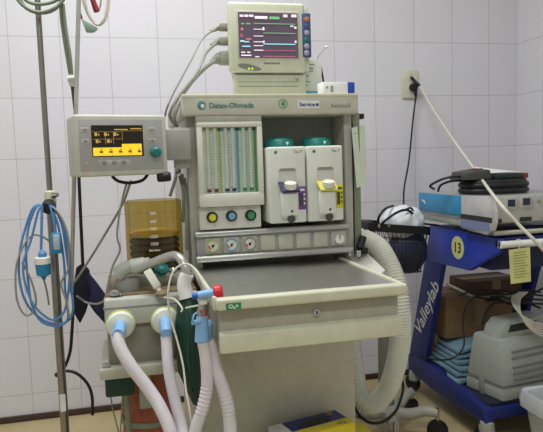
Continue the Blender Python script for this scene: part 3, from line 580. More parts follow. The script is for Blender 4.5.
gc = ob('grey_lead', MB().tube(PP([(47, 203, yk-.012), (58, 212, yk-.02), (66, 228, yk-.022), (69, 245, yk-.022), (68, 270, yk-.02), (61, 283, yk-.02), (66, 300, yk-.02), (70, 318, yk-.018)]), .0028, 8).tube(PP([(52, 244, yk+.0), (45, 238, yk-.008), (33, 235, yk-.012), (24, 245, yk-.014), (16, 268, yk-.014), (17, 300, yk-.012), (25, 315, yk-.01), (33, 312, yk-.01), (36, 300, yk-.01), (31, 280, yk-.01), (22, 262, yk-.008)]), .0028, 8), 'cable_grey', loc=P(55, 240, y=yk)); tag(gc, 'grey lead looped among the blue cables on the pole', 'cable')
# coil hung at the top
co = thing('coiled_lead', 'grey-green lead coiled over the pole top, its tail hanging to a white connector', 'cable', P(40, 10, y=yk))
for k, l in enumerate([[(14, -22), (17, -6), (26, 8), (40, 13), (55, 9), (64, -6), (60, -30), (38, -40), (18, -36)], [(19, -18), (22, -4), (31, 3), (44, 4), (58, -1), (66, -16), (56, -34), (36, -38)], [(12, -18), (18, 0), (30, 10), (44, 12), (60, 4), (68, -14), (58, -36), (36, -42), (18, -34)]]):
    ob('coil', MB().tube(PP([(a, b, yk-.007*k) for a, b in l]), .0045, 10, closed=True), 'cable_green', co)
ob('tail', MB().tube(PP([(61, 0, yk), (62, 20, yk), (66, 48, yk), (70, 72, yk), (71, 78, yk)]), .0052, 10).tube(PP([(63, 4, yk-.008), (66, 30, yk-.008), (70, 55, yk-.008), (72, 76, yk-.004)]), .0042, 10), 'cable_green', co)
ob('connector', MB().cyl(P(71, 75, y=yk), P(72.5, 87, y=yk), .0095, .007, 16, .002).cyl(P(67.5, 79, y=yk-.004), P(76, 78, y=yk-.004), .008, seg=14), mat('connector_grey_white', (200, 204, 194), .5), co)
cf = thing('pressure_cuff', 'dark navy blood pressure cuff with two flaps hanging on a black hose', 'cuff', P(85, 290, y=-.85))
cy = -.85
ob('hose', MB().tube([P(72.5, 87, y=yk)]+PP([(74, 100, -.88), (77, 130, cy), (79, 180, cy), (81, 225, cy), (83, 268, cy)]), .0048, 10), 'black', cf)
def flap(l, th): return MB().prism([P(a, b, y=cy) for a, b in l], (0, th, 0), .003)
ob('flap', flap([(76, 268), (82, 264), (89, 270), (92, 292), (86, 312), (80, 324), (72, 310), (73, 290)], .02), 'navyb', cf, label='black left flap of the cuff')
ob('flap', flap([(86, 270), (96, 282), (110, 301), (106, 325), (94, 312), (86, 300)], .014), 'navy', cf, label='navy right flap of the cuff')
ob('lower_hose', MB().tube(PP([(73, 312, cy+.01), (72, 330, cy+.02), (70, 352, cy+.02), (64, 368, cy+.01), (56, 376, cy+.02)]), .0048, 10), 'black', cf)
o_ = ob('black_tube', MB().tube(PP([(55, 375, cy), (64, 371, cy), (76, 373, cy), (87, 383, cy), (92, 396, cy), (92.5, 415, cy)]), .0046, 10), 'black', loc=P(80, 376, y=cy)); tag(o_, 'short black tube curving down from behind the chrome pole', 'tube')
rl = thing('red_clip_lead', 'pale lead with a dark red clip and green plug hanging above the ventilator display', 'cable', P(95, 10, y=-.9))
ob('loop', MB().tube(PP([(80, -30, -.9), (82, -5, -.9), (88, 14, -.9), (97, 25, -.9), (105, 20, -.9), (109, 2, -.9), (107, -30, -.9), (94, -40, -.9)]), .0036, 8).tube(PP([(84, -30, -.91), (86, 5, -.91), (95, 24, -.91), (103, 20, -.91), (107, 0, -.91), (104, -30, -.91)]), .003, 8), 'cable_white', rl)
ob('clip', MB().cyl(P(92, -2, y=-.915), P(97, 12, y=-.915), .007, .0085, 12, .002), 'dkred', rl)
ob('clip_wire', MB().tube(PP([(98, 12, -.915), (101, 0, -.915), (98, -30, -.915)]), .0025, 8), 'cable_grey', rl)
ob('plug', MB().prism([P(81, 18, y=-.91), P(88, 22, y=-.91), P(98, 28, y=-.91), P(94, 32, y=-.91), P(86, 32, y=-.91)], (0, .014, 0), .003), mat('pale_green_plug', (140, 166, 146), .4), rl)
ob('plug_wire', MB().tube(PP([(82, 19, -.905), (79, 5, -.905), (78, -30, -.905)]), .0025, 8), 'dkred', rl)
o_ = thing('drip_rail', 'thin grey rod leaning down past the left end of the ventilator display', 'rod', P(72, 285, y=-1.0))
a, b = P(80, -45, y=-1.08), P(71.3, 292, y=-.97)
ob('rod', MB().cyl(a, P(76, 105, y=-1.09), .0055, seg=14).cyl(P(76, 105, y=-1.09), b, .0055, seg=14), mat('matt_grey_rod', (172, 170, 160), .5), o_)
tb = ob('pale_tubing', MB().tube(PP([(131, 181, -1.1), (122, 205, -1.05), (104, 236, -1.0), (88, 262, -.95), (76, 280, -.93), (72, 284, -.93)]), .0035, 8), 'cable_grey', loc=P(104, 236, y=-1)); tag(tb, 'pale tubing slanting from below the display towards the navy cuff', 'tube')
tb = ob('grey_wire', MB().tube(PP([(127, 182, -1.12), (121, 205, -1.13), (117, 235, -1.13), (120, 250, -1.13), (112, 268, -1.13), (104, 300, -1.14), (88, 303, -.9), (77, 296, -.9)]), .0026, 8), 'cable_grey', loc=P(118, 235, y=-1.12)); tag(tb, 'thin grey wire hanging from the display along the amber canister', 'cable')
tb = ob('floor_wire', MB().tube(PP([(110, 392, -1.2), (113, 410, -1.2), (119, 435, -1.2), (124, 470, -1.2)]), .0018, 8).tube(PP([(124, 380, -1.22), (122, 405, -1.22), (120, 440, -1.22)]), .0018, 8), 'cable_green', loc=P(113, 410, y=-1.2)); tag(tb, 'thin wire dangling below the dark green clamp', 'cable')

# ------------------------------------------------------------------ wall outlet and cords
wo = thing('wall_outlet', 'cream double power outlet on the tiled wall', 'outlet', (1.772, 0, 1.42))
ob('plate', MB().box(1.732, 1.814, -.012, 0, 1.352, 1.484, .004), 'cream2', wo)
ob('socket', MB().lathe([(.020, 0), (.020, .004), (.014, .004), (.014, .001)], (1.779, -.012, 1.450), (0, -1, 0), 22), 'offw', wo)
ob('socket', MB().lathe([(.020, 0), (.020, .004), (.014, .004), (.014, .001)], (1.779, -.012, 1.400), (0, -1, 0), 22), 'offw', wo)
bp_ = thing('black_power_cord', 'black power cord hanging from the wall outlet down to the wire basket', 'cord', (1.779, -.03, 1.40))
ob('plug', MB().lathe([(.019, 0), (.019, .022), (.014, .030)], (1.782, -.013, 1.402), (0, -1, 0), 22).cyl((1.788, -.032, 1.395), (1.790, -.034, 1.355), .009, .006, 14), 'blackm', bp_)
ob('cord', MB().tube([(1.790, -.034, 1.36), P(413, 120, y=-.03), P(409, 160, y=-.05), P(404, 190, y=-.15), P(404, 215, y=-.3)], .0042, 8), 'black', bp_)
wp = thing('white_power_cord', 'white power cord slanting from the wall outlet across the blue trolley', 'cord', (1.79, -.03, 1.45))
a, b = P(414, 80.5, y=-.03), P(420, 86, y=-.05)
ob('plug', MB().cyl((1.779, -.012, 1.448), a, .008, .007, 14).cyl(a, b, .0075, .0065, 14), 'blackm', wp)
ob('cord', MB().tube([b, P(430, 104, y=-.1), P(450, 135, y=-.28), P(475, 170, y=-.55), P(497, 200, y=-.97), P(520, 226, y=-1.05), P(545, 252, y=-1.08), P(580, 300, y=-1.05), P(600, 380, y=-1.0)], .0055, 8), 'cable_white', wp)

# ------------------------------------------------------------------ five-star stand and basket
fs = thing('castor_stand', 'low grey five-star castor base on the floor behind the corrugated hose', 'stand', (1.388, -.57, 0))
hx, hy = 1.388, -.57
ob('hub', MB().lathe([(.05, .07), (.05, .10), (.03, .115)], (hx, hy, 0), Z, 24), 'grey', fs)
ob('post', MB().box(hx-.03, hx+.02, hy-.012, hy+.03, .10, .60, .004), mat('post_grey_green', (122, 126, 112), .5), fs)
for k in range(5):
    an = math.radians(-36+72*k)
    R_ = .184; e = V((hx+R_*math.cos(an), hy+R_*math.sin(an), 0))
    l = ob('foot', MB().tube([(hx, hy, .085), (hx+.08*math.cos(an), hy+.08*math.sin(an), .088), (hx+.14*math.cos(an), hy+.14*math.sin(an), .108), (e.x, e.y, .106)], lambda t: .024-.006*t, 12), mat('foot_grey', (170, 172, 160), .45) if k == 0 else 'grey', fs)
    ob('caster', MB().lathe([(.012, -.016), (.036, -.014), (.0395, -.006), (.0395, .006), (.036, .014), (.012, .016)], (e.x, e.y, .04), (-math.sin(an), math.cos(an), 0), 24), 'black', l)
    ob('caster_bolt', MB().cyl((e.x, e.y, .07), (e.x, e.y, .125), .007, seg=12), 'chrome', l)
bk = thing('wire_basket', 'black wire basket of bags hanging at the left end of the blue trolley', 'basket', P(400, 265, y=-.5))
by0, by1 = -.56, -.36
TL, TR = P(370, 224, y=by0), P(430, 228, y=by0); BL, BR = P(389, 276, y=by0), P(425, 273, y=by0)
zt_, zb_ = (TL.z+TR.z)/2, (BL.z+BR.z)/2
topr = [V((TL.x, by0, TL.z)), V((TR.x, by0, TR.z)), V((TR.x, by1, TR.z)), V((TL.x, by1, TL.z))]
botr = [V((BL.x, by0+.03, zb_)), V((BR.x, by0+.03, zb_)), V((BR.x, by1-.03, zb_)), V((BL.x, by1-.03, zb_))]
rimm = MB()
for i in range(4):
    a, b = topr[i], topr[(i+1) % 4]; o_in = V((0, 0, .028))
    rimm.prism([a-o_in, b-o_in, b+V((0, 0, .004)), a+V((0, 0, .004))], (V((0, 0, 1)).cross((b-a).normalized()))*.007)
rimm.box(TL.x-.010, TL.x+.014, by0-.006, by1+.006, TL.z-.022, TL.z+.008, .004)
ob('rim', rimm, 'blackm', bk)
for q in range(2): ob('rim_clip', MB().box(TL.x+.03+q*.04, TL.x+.036+q*.04, by0-.012, by0-.004, TL.z-.014, TL.z-.002), 'printlt', bk)
ws = MB()
for i in range(4):
    a, b, c, d = topr[i], topr[(i+1) % 4], botr[i], botr[(i+1) % 4]
    n = 13 if i % 2 == 0 else 8
    for k in range(n): ws.tube([a.lerp(b, (k+.5)/n), c.lerp(d, (k+.5)/n)], .0017, 5, .1)
    for k in (.35, .7, 1): ws.tube([a.lerp(c, k), b.lerp(d, k)], .0022, 5, .1)
for k in range(10): ws.tube([botr[0].lerp(botr[1], (k+.5)/10), botr[3].lerp(botr[2], (k+.5)/10)], .0017, 5, .1)
ob('wire_mesh', ws, 'black', bk)
ob('hook', MB().tube([topr[1].lerp(topr[2], .5), topr[1].lerp(topr[2], .5)+V((.02, 0, .006)), V((1.672, (by0+by1)/2, TR.z-.005))], .004, 8), 'black', bk)
def crumple(name, c, r, m, seed, amp=.22, sub=4):
    t = bmesh.new(); bmesh.ops.create_icosphere(t, subdivisions=sub, radius=1)
    rnd = random.Random(seed); ph = [(V((rnd.uniform(-1, 1), rnd.uniform(-1, 1), rnd.uniform(-1, 1))).normalized()*rnd.uniform(2, 7), rnd.uniform(0, 6)) for _ in range(10)]
    for v in t.verts:
        f = sum(abs(math.sin(v.co.dot(d)+p)) for d, p in ph)/10
        v.co = v.co*(1-amp+2*amp*f); v.co = V((c[0]+v.co.x*r[0], c[1]+v.co.y*r[1], c[2]+v.co.z*r[2]))
    mb = MB(); mb._add(t); return mb
wc = P(402, 220, y=-.46)
o_ = ob('plastic_bag', crumple('b', (wc.x, -.46, wc.z-.006), (.085, .075, .062), None, 3), 'bagp', loc=(wc.x, -.46, wc.z-.05)); tag(o_, 'crumpled white plastic bag heaped on top of the wire basket', 'bag')
wc = P(408, 250, y=-.46)
o_ = ob('blue_pack', crumple('b', (wc.x, -.46, wc.z), (.078, .062, .092), None, 8, .12), mat('blue_grey_pack', (54, 60, 84), .5), loc=(wc.x, -.46, wc.z-.09)); tag(o_, 'dark blue packet filling the inside of the wire basket', 'bag')
o_ = ob('black_lead', MB().tube(PP([(377, 228, -.5), (379, 217, -.53), (385, 209, -.52), (393, 206, -.47)]), .005, 8).tube(PP([(378, 228, -.55), (386, 220, -.58), (398, 212, -.57), (407, 210, -.55), (413, 214, -.52)]), .005, 8).tube(PP([(405, 210, -.53), (411, 208, -.52), (416, 216, -.48)]), .004, 8), 'black', loc=P(378, 224, y=-.5)); tag(o_, 'black lead arching over the white bag in the basket', 'cable')

# ------------------------------------------------------------------ blue trolley
XT = 1.657
tr_ = thing('equipment_trolley', 'blue equipment trolley numbered 13 with a slanted leg, beside the right wall', 'trolley', (1.86, -.55, 0))
plt = [(XT, -.405, .793), (XT, -.885, .786), (XT, -.885, .74), (XT, -.70, .645), (XT, -.40, .635)]
pn = ob('side_panel', MB().prism(plt, (.025, 0, 0), .004), 'blue', tr_)
ns = MB().lathe([(.044, 0), (.044, .0012)], (XT-.0012, -.625, .722), (1, 0, 0), 32); 
nst = ob('number_disc', ns, 'tag', pn)
text('13', .056, (XT-.0018, -.625, .720), (0, -1, 0), Z, 'blackm', nst, align='CENTER', bold=.0006)
ob('top_shelf', MB().box(XT+.028, 2.11, -.88, -.41, .766, .788, .004), 'dkblue', tr_)
ob('apron', MB().box(XT+.028, 2.11, -.80, -.41, .66, .765, .004), mat('navy_apron', (26, 30, 72), .5), tr_)
ob('front_bar', MB().cyl((XT+.0, -.895, .766), (2.13, -.895, .766), .0125, seg=18).box(XT-.0, XT+.02, -.895, -.87, .755, .778), 'white', tr_)
# slanted leg and base arm; the same on the far side
for k, xx in enumerate((XT+.0, 2.11)):
    l = ob('leg', MB().prism([(xx+.003, -.402, .775), (xx+.003, -.545, .775), (xx+.003, -.35, .20), (xx+.003, -.33, .12), (xx+.003, -.195, .12), (xx+.003, -.205, .20)], (.024, 0, 0), .004), 'dkblue' if k == 0 else 'dkblue', tr_)
    if k == 0:
        d0 = V((0, -.385-(-.21), .66-.15)); d0 = (P(445, 262, x=XT)-P(411, 350, x=XT)).normalized()
        q = P(417, 332, x=XT); q.x += .0022
        up_ = X.cross(d0) * -1
        up_ = (V((-1, 0, 0))).cross(d0)
        text('Valleylab', .088, q, d0, up_, 'ctext', l, bold=.001)
        wq = P(418, 322, x=XT); 
    ob('base_arm', MB().prism([(xx, -.19, .10), (xx, -.19, .175), (xx, -.40, .19), (xx, -.79, .155), (xx, -.81, .10), (xx, -.76, .095), (xx, -.40, .085)], (.035, 0, 0), .004), 'dkblue', tr_)
ob('cross_beam', MB().box(XT+.006, 2.14, -.795, -.75, .107, .150, .004), 'dkblue', tr_)
ob('cross_beam', MB().box(XT+.006, 2.14, -.30, -.22, .107, .150, .004), 'dkblue', tr_)
ob('lower_shelf', MB().box(XT+.03, 2.11, -.78, -.20, .150, .164, .003), mat('dark_shelf', (34, 36, 54), .6), tr_)
for x, y in ((XT+.018, -.79), (2.125, -.79), (XT+.018, -.22), (2.125, -.22)):
    c = ob('caster', MB().lathe([(.012, -.013), (.036, -.011), (.04, 0), (.036, .011), (.012, .013)], (x, y+.02, .04), (1, .4, 0), 22), 'black', tr_)
    ob('caster_hood', MB().lathe([(.026, .06), (.028, .075), (.024, .102), (.012, .108)], (x, y, 0), Z, 22).box(x-.016, x+.016, y-.004, y+.035, .055, .082, .006), mat('hood_grey', (168, 172, 162), .4), c)

# electrosurgical unit
eu = thing('electrosurgical_unit', 'blue and silver electrosurgical unit lying on the trolley top', 'surgical unit', (1.83, -.62, .79))
ex, ez = 1.628, .925
ob('body', MB().box(ex+.004, 2.07, -.862, -.37, .832, ez, .006), mat('unit_silver', (168, 168, 164), .35, .3), eu)
ob('blue_cover', MB().box(ex, ex+.012, -.705, -.366, .850, ez-.001, .003), 'esublue', eu)
ob('underside_tray', MB().box(ex+.006, 2.06, -.70, -.38, .812, .85, .004), 'case', eu)
shl = [(ex-.003, -.705, ez+.004), (ex-.003, -.90, ez+.006), (ex-.003, -.925, ez-.004), (ex-.003, -.90, ez-.03), (ex-.003, -.885, .86), (ex-.003, -.895, .83), (ex-.003, -.915, .81), (ex-.003, -.90, .800), (ex-.003, -.86, .800), (ex-.003, -.715, .812)]
ob('silver_cowl', MB().prism([(ex-.004, -.704, ez+.004), (ex-.004, -.865, ez+.006), (ex-.004, -.892, ez-.012), (ex-.004, -.905, .880), (ex-.004, -.905, .845), (ex-.004, -.892, .815), (ex-.004, -.865, .797), (ex-.004, -.70, .806)], (.02, 0, 0), .004), mat('cowl_silver', (212, 210, 208), .3, .6), eu)
ob('cowl_stripe', MB().box(ex-.0052, ex, -.898, -.703, .842, .860), 'dark', eu)
ob('cowl_blue_band', MB().box(ex-.0050, ex, -.885, -.703, .812, .842), mat('blue_violet_band', (126, 132, 170), .35), eu)
fp = ob('front_panel', MB().hexa([(ex+.016, -.872, .838), (2.07, -.872, .838), (2.07, -.85, .838), (ex+.016, -.85, .838)], [(ex+.016, -.866, ez+.002), (2.07, -.866, ez+.002), (2.07, -.84, ez+.002), (ex+.016, -.84, ez+.002)], .002), mat('front_panel_grey', (172, 170, 164), .4), eu)
ob('front_lip', MB().tube([(ex+.01, -.888, .806), (1.85, -.888, .806), (2.07, -.888, .806)], .007, 12, .1), 'grey', eu)
ob('lip_shelf', MB().box(ex+.012, 2.07, -.888, -.72, .797, .803), 'dgrey', eu)
for a in ((511, 203), (526, 201.5)):
    q = P(a[0], a[1], y=-.87); ob('display_window', MB().box(q.x-.014, q.x+.014, -.8745, -.862, q.z-.012, q.z+.012, .001), mat('window_bluish_black', (30, 40, 70), .3), fp)
    ob('window_frame', MB().box(q.x-.022, q.x+.022, -.8725, -.862, q.z-.022, q.z+.02, .001), 'grey', fp)
for a in ((496, 221.5), (526, 219)):
    q = P(a[0], a[1], y=-.875); ob('outlet_socket', MB().box(q.x-.022, q.x+.022, -.8765, -.862, q.z-.007, q.z+.007, .001), 'dark', fp)
q = P(539, 201, y=-.87); ob('jack', MB().lathe([(.006, 0), (.006, .004)], (q.x, -.868, q.z), (0, -1, 0), 14), 'dgrey', fp)
q = P(423.5, 201, x=ex); ob('cover_mark', MB().prism([(ex-.0008, q.y+.02, q.z+.006), (ex-.0008, q.y-.02, q.z-.012), (ex-.0008, q.y-.006, q.z+.004)], (.001, 0, 0)), 'ctext', eu)
# foot pedal coil etc on top
zt2 = ez+.003
def onz(px, py): return P(px, py, z=zt2+.02)
cxp = V((1.80, -.64, zt2))
fpd = thing('cable_coil', 'thick black cable coil lying on top of the surgical unit', 'cable', cxp)
mb = MB()
for k in range(4):
    rr = .122-.008*(k % 2); pts = [(cxp.x+rr*1.05*math.cos(2*PI*i/20), cxp.y+rr*.75*math.sin(2*PI*i/20), zt2+.010+.0105*k) for i in range(20)]
    ob('turn', MB().tube(pts, .0105, 10, .02, closed=True), 'black', fpd)
o_ = ob('black_lead', MB().tube(PP([(434, 189, -.56), (430, 186, -.6), (436, 182, -.62), (446, 178, -.65), (458, 176.5, -.66), (465, 178, -.65)]), .0045, 8).tube(PP([(438, 191, -.58), (441, 185, -.62), (452, 181, -.65), (465, 181, -.65)]), .0045, 8), 'black', loc=P(436, 182, y=-.55)); tag(o_, 'black lead with a connector trailing left of the cable coil on the surgical unit', 'cable')
pk = thing('foot_switch', 'small dark grey foot switch with a red mark resting on the cable coil', 'foot switch', (1.76, -.64, zt2+.0525))
zc = zt2+.0525
A = P(460, 175, y=-.66); B = P(485, 173, y=-.63)
ob('case', MB().hexa([(A.x, -.70, zc), (B.x-.015, -.70, zc), (B.x-.01, -.58, zc), (A.x, -.58, zc)], [(A.x+.005, -.695, zc+.026), (B.x-.02, -.695, zc+.036), (B.x-.015, -.585, zc+.042), (A.x+.01, -.585, zc+.030)], .004), mat('switch_grey', (62, 62, 58), .5), pk)
ob('red_mark', MB().box(B.x-.045, B.x-.022, -.65, -.61, zc+.034, zc+.0405), 'dkred', pk)
A2 = P(487, 180, y=-.64); B2 = P(518, 178, y=-.64)
ob_ = thing('dark_booklet', 'flat dark green folder with a red end resting on the right of the cable coil', 'folder', (A2.x, -.64, zc))
ob('cover', MB().box(A2.x, B2.x-.02, -.70, -.56, zc, zc+.020, .003), mat('folder_dark_green', (40, 52, 48), .5), ob_)
ob('red_end', MB().box(B2.x-.02, B2.x+.002, -.70, -.56, zc, zc+.019, .003), mat('folder_red', (128, 48, 44), .5), ob_)
o_ = ob('white_paper', MB().prism([(A2.x-.02, -.55, zc+.020), (A2.x+.02, -.52, zc+.044), (B2.x+.02, -.56, zc+.024), (B2.x+.03, -.62, zc+.021), (A2.x+.02, -.64, zc+.021)], (0, 0, .0012)), 'paperw', loc=(A2.x, -.52, zc+.023)); tag(o_, 'sheet of white paper lying behind the dark green folder on the surgical unit', 'paper')
# hanging tag
tg = thing('hanging_tag', 'yellow printed tag hanging from the white bar of the trolley', 'tag', P(520, 265, y=-.912))
a, b, c, d = P(509, 250, y=-.912), P(530, 247, y=-.912), P(531, 281.5, y=-.912), P(511, 284, y=-.912)
ob('card', MB().prism([a, b, c, d], (0, .0015, 0)), 'tag', tg)
g = MB()
for k in range(10):
    t0 = .12+k*.08; l_, r_ = a.lerp(d, t0), b.lerp(c, t0); s0, s1 = (.2, .8) if k == 0 else (.18, .70+.08*((k*7) % 3)); off = V((0, -.0006, 0))
    g.prism([l_.lerp(r_, s0)+off, l_.lerp(r_, s1)+off, l_.lerp(r_, s1)+off+V((0, 0, .0025)), l_.lerp(r_, s0)+off+V((0, 0, .0025))], (0, .0005, 0))
ob('print', g, mat('olive_print', (140, 142, 84), .7), tg)
ob('string', MB().tube([a.lerp(b, .5)-V((0, 0, .002)), a.lerp(b, .5)+V((.002, -.0, .03)), V((a.lerp(b, .5).x, -.895, .780))], .0012, 6), 'white', tg)

# grey case on the lower shelf
ga = .0
gcx = thing('equipment_case', 'grey moulded equipment case with vents and handle on the lower trolley shelf', 'case', (1.85, -.55, .164))
bl_, fl_, fr_ = P(466, 386, z=.166), P(503, 402, z=.166), P(552, 392, z=.166)
bl_.z = fl_.z = fr_.z = .165
br_ = bl_+(fr_-fl_)
dx, dy_ = (fr_-fl_), (bl_-fl_)
H = .225
up1 = [p+V((0, 0, .05)) for p in (fl_, fr_, br_, bl_)]
tp = [fl_+dx*.03+dy_*.14+V((0, 0, H)), fr_+dy_*.14+V((0, 0, H+.01)), br_-dy_*.20+V((0, 0, H+.01)), bl_+dx*.06-dy_*.10+V((0, 0, H))]
ob('case_base', MB().hexa([fl_, fr_, br_, bl_], up1, .006), 'case', gcx)
ob('case_cover', MB().hexa([p+V((0, 0, .0)) for p in up1], tp, .014), 'case', gcx)
ob('case_seam', MB().hexa([p-V((0, 0, .0015))+(p-(fl_+br_)/2-V((0, 0, .05))).normalized()*.0012 for p in up1], [p+V((0, 0, .0015))+(p-(fl_+br_)/2-V((0, 0, .05))).normalized()*.0012 for p in up1]), 'vent', gcx)
def fpt(s, h):      # point on the sloping front face
    b0, t0 = up1[0].lerp(up1[1], s), tp[0].lerp(tp[1], s); return b0.lerp(t0, h)
nf = (up1[1]-up1[0]).cross(tp[0]-up1[0]).normalized()
for k in range(5):
    h0 = .12+k*.125+(.06 if k > 2 else 0)
    q = [fpt(.22, h0), fpt(.97, h0), fpt(.97, h0+.05), fpt(.22, h0+.05)]
    ob('vent_rib', MB().prism([p+nf*.000 for p in q], nf*.006, .002), 'vent', gcx)
c0 = tp[0].lerp(tp[3], .08); hw = (tp[3]-tp[0])*.62; up_z = V((0, 0, 1))
pr_ = [c0+dx*.03-up_z*.012, c0+dx*.10+up_z*.036, c0+dx*.22+up_z*.062, c0+dx*.97+up_z*.068, c0+dx*.99-up_z*.012]
ob('upper_shell', MB().prism(pr_, hw, .006), 'case', gcx)
h0_ = c0-dy_.normalized()*.0-hw.normalized()*.001
ob('handle_recess', MB().prism([h0_+dx*.22+up_z*.020, h0_+dx*.27+up_z*.046, h0_+dx*.80+up_z*.052, h0_+dx*.80+up_z*.022], hw.normalized()*.003), 'dark', gcx)
ob('handle', MB().prism([h0_+dx*.25+up_z*.052, h0_+dx*.27+up_z*.060, h0_+dx*.82+up_z*.066, h0_+dx*.82+up_z*.056], -hw.normalized()*.012, .002), 'case', gcx)
q = fl_.lerp(bl_, .55); ob('latch', MB().box(q.x-.006, q.x+.004, q.y-.012, q.y+.012, .165, .225, .002), 'dgrey', gcx)
# cable bundle over the case
o_ = thing('pale_cable_coil', 'coil of pale cable hanging over the top of the grey case', 'cable', P(528, 305, y=-.72))
for k in range(6):
    ob('strand', MB().tube(PP([(520+k*1.5, 292, -.70), (512+k*1.6, 298+k*.3, -.75), (515+k*1.2, 308+k*1.2, -.79), (526+k*.6, 318+k*1.9, -.80), (545, 325+k*2.2, -.80), (560, 322, -.76)]), .0028, 6), 'cable_white', o_)
o_ = thing('black_cable_tangle', 'tangle of black cables lying over the boxes beneath the trolley top', 'cable', P(490, 297, y=-.62))
for k, l in enumerate([[(543, 300), (520, 298), (500, 294), (478, 296), (466, 305), (463, 325), (464, 345), (455, 357), (440, 360), (418, 356)], [(545, 296), (515, 292), (490, 290), (470, 292), (458, 296)], [(545, 304), (515, 303), (495, 303), (486, 312), (482, 325)], [(540, 292), (520, 290), (505, 296), (492, 299), (475, 297)], [(540, 308), (520, 300), (510, 304), (500, 300), (486, 301)], [(543, 288), (528, 296), (512, 299), (503, 297), (490, 297)]]):
    ob('strand', MB().tube([P(a, b, y=-.60-.02*(k % 3)+ (.0 if i < 6 else -.02)) for i, (a, b) in enumerate(l)], .0042 if k else .0036, 8), 'black', o_)
o_ = ob('grey_tube', MB().tube(PP([(446, 283, -.55), (449, 285, -.55), (462, 291, -.57), (476, 297, -.58), (500, 297, -.60), (522, 294, -.62)]), .005, 8), 'cable_grey', loc=P(470, 294, y=-.58)); tag(o_, 'grey tube lying across the brown cardboard box', 'tube')
# cardboard boxes on the floor behind / on the shelf
def carton(nm, x0, x1, y0_, y1_, z0, z1, label, m='card', rz=0):
    t = thing(nm, label, 'box', ((x0+x1)/2, (y0_+y1_)/2, z0), rz)
    w, d, h = (x1-x0)/2, (y1_-y0_)/2, z1-z0
    ob('box_body', MB().box(-w, w, -d, d, 0, h, .003), m, t, True)
    ob('flap', MB().box(-w+.002, w-.002, -d, -.002, h, h+.003).box(-w+.002, w-.002, .002, d, h, h+.003), m, t, True)
    ob('tape', MB().box(-w-.0004, w+.0004, -.025, .025, h+.0028, h+.0036).box(-.02, .02, -d-.0006, -d+.001, h*.25, h+.003), mat('parcel_tape', (140, 118, 84), .5), t, True)
    return t
carton('cardboard_box', 1.72, 2.04, -.42, -.215, .300, .475, 'brown cardboard box standing under the trolley behind the grey case')
carton('cardboard_box', 1.72, 2.06, -.335, -.205, .164, .296, 'lower cardboard box directly beneath the brown box under the trolley', 'card2')
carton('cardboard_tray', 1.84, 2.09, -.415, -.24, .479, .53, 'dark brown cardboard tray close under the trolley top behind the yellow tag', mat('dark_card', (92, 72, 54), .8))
bpymesh = [o for o in bpy.data.objects if o.get('label', '').startswith('dark brown cardboard tray')][0]
# drapes
for k in range(6):
    z0 = .168+k*.0205
    pts = []
    n = 14; mb = MB(); rings = []
    rnd = random.Random(k+5)
    x0, x1 = 1.672+.010*k, 1.90+.012*k; y0_, y1_ = -.60+.018*k, -.345
    for i in range(n+1):
        t = i/n; x = x0+(x1-x0)*t; zz = z0+.006*math.sin(7*t+k)+.022*t*(k/5)
        rings.append([V((x, y0_+.012*math.sin(5*t+k*2), zz)), V((x, y1_, zz+.004)), V((x, y1_, zz+.013)), V((x, y0_+.012*math.sin(5*t+k*2), zz+.011))])
    lab = ['lowest', 'second lowest', 'third lowest', 'third highest', 'second highest', 'topmost'][k]
    o_ = ob('paper_drape', mb.rings(rings), 'drape', loc=rings[0][0]); tag(o_, f'folded pale blue paper drape, {lab} of the stack left of the grey case', 'drape', 'folded blue drapes')

# bin
bn = thing('waste_bin', 'translucent waste bin with a plastic liner at the lower right corner', 'bin', (1.93, -1.0, 0))
bx0, bx1, byf, byb, bz1 = 1.738, 2.02, -1.11, -.895, .250
def rr(x0, x1, y0_, y1_, z, r=.03):
    out = []
    for cx0, cy0, a0 in ((x1-r, y1_-r, 0), (x0+r, y1_-r, PI/2), (x0+r, y0_+r, PI), (x1-r, y0_+r, 3*PI/2)):
        for k in range(6): out.append(V((cx0+r*math.cos(a0+k*PI/10), cy0+r*math.sin(a0+k*PI/10), z)))
    return out
ob('bin_body', MB().rings([rr(bx0+.03, bx1-.03, byf+.03, byb-.03, .0), rr(bx0, bx1, byf, byb, bz1-.01), rr(bx0-.006, bx1+.006, byf-.006, byb+.006, bz1), rr(bx0+.006, bx1-.006, byf+.006, byb-.006, bz1), rr(bx0+.034, bx1-.034, byf+.034, byb-.034, .006)]), 'bin', bn)
ob('liner', MB().rings([rr(bx0-.009, bx1+.009, byf-.009, byb+.009, bz1-.05), rr(bx0-.012, bx1+.012, byf-.012, byb+.012, bz1-.02), rr(bx0-.006, bx1+.006, byf-.006, byb+.006, bz1+.006), rr(bx0+.008, bx1-.008, byf+.008, byb-.008, bz1+.002), rr(bx0+.02, bx1-.02, byf+.02, byb-.02, bz1-.06)], False), mat('liner_plastic', (214, 218, 222), .25, alpha=.8), bn)

# glove boxes by the cabinet foot
def gbox(label, c, w, d, h, rz, grp=None):
    t = thing('supply_box', label, 'box', c, rz)
    ob('box_body', MB().box(-w/2, w/2, -d/2, d/2, 0, h, .002), 'boxblue', t, True)
    ob('yellow_band', MB().box(-w/2-.0006, w/2+.0006, -d/2-.0006, -d/2+d*.36, h-.03, h+.0008), 'boxyel', t, True)
    ob('white_corner', MB().box(-w/2-.0007, -w/2+w*.18, -d/2-.0008, d/2+.0005, h-.04, h+.0009), 'paperw', t, True)
    ob('dark_picture', MB().prism([(-w*.2, -d*.06, h+.0008), (w*.25, -d*.06, h+.0008), (w*.36, d*.2, h+.0008), (w*.1, d*.3, h+.0008), (-w*.12, d*.16, h+.0008)], (0, 0, .0006)), 'blackm', t, True)
    ob('gold_seal', MB().lathe([(.009, h), (.009, h+.0016)], (w*.36, d*.33, 0), Z, 20), 'card2', t, True)
    return t
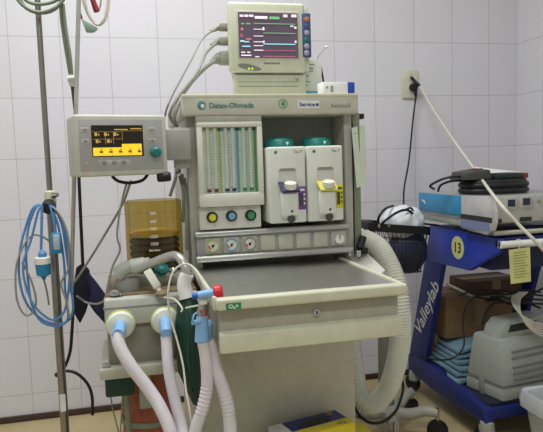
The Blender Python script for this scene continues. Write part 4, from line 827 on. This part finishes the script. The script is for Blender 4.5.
g1 = gbox('blue and yellow cardboard box standing at the foot of the cabinet', (.8945, -1.172, .155), .2125, .0975, .205, .247)
text('O₂', .020, (.06, -.034, .2064), X, Y, 'boxblue', g1, True)
o_ = thing('yellow_box', 'small yellow box on the floor beside the corrugated hose', 'box', (1.12, -.94, 0))
q = P(362, 424, y=-.95)
ob('box_body', MB().box(1.095, 1.15, -.98, -.90, 0, .215, .002), 'boxyel', o_)
ob('blue_band', MB().box(1.0945, 1.1505, -.9805, -.8995, .03, .12), 'boxblue', o_)
# black cables on the floor, right
o_ = ob('floor_cable', MB().tube(PP([(354, 402, -.80), (357, 412, -.84), (368, 422, -.88), (382, 422, -.9), (395, 412, -.9), (401, 398, -.86), (403, 385, -.8), (398, 370, -.78)]), .005, 8), 'black', loc=P(368, 424, y=-.85)); tag(o_, 'black cable following the bottom loop of the corrugated hose', 'cable')
o_ = ob('hanging_cable', MB().tube(PP([(395, 340, -.55), (388, 347, -.55), (383, 360, -.55), (384, 380, -.53), (380, 395, -.45), (378, 402, -.4)]), .005, 8), 'black', loc=P(385, 360, y=-.5)); tag(o_, 'black cable hanging beside the grey post of the castor stand', 'cable')

# ------------------------------------------------------------------ light
def area(name, loc, sx, sy, power, col=(1, 1, 1), rot=(0, 0, 0)):
    l = bpy.data.lights.new(name, 'AREA'); l.shape = 'RECTANGLE'; l.size = sx; l.size_y = sy; l.energy = power; l.color = col
    o = bpy.data.objects.new(name, l); C.objects.link(o); o.location = loc; o.rotation_euler = rot; return o
area('ceiling_lamp', (.45, -1.2, 2.66), 1.2, .3, 36, (.96, .985, 1))
area('ceiling_lamp', (.45, -3.3, 2.66), 1.2, .3, 27, (.97, 1, .98))
w = bpy.data.worlds.new('world'); bpy.context.scene.world = w; w.use_nodes = True
w.node_tree.nodes['Background'].inputs[0].default_value = (.92, .96, .93, 1); w.node_tree.nodes['Background'].inputs[1].default_value = .36
vs = bpy.context.scene.view_settings
vs.view_transform = 'Standard'; vs.look = 'None'; vs.gamma = 1; vs.use_curve_mapping = False; vs.exposure = 0.0
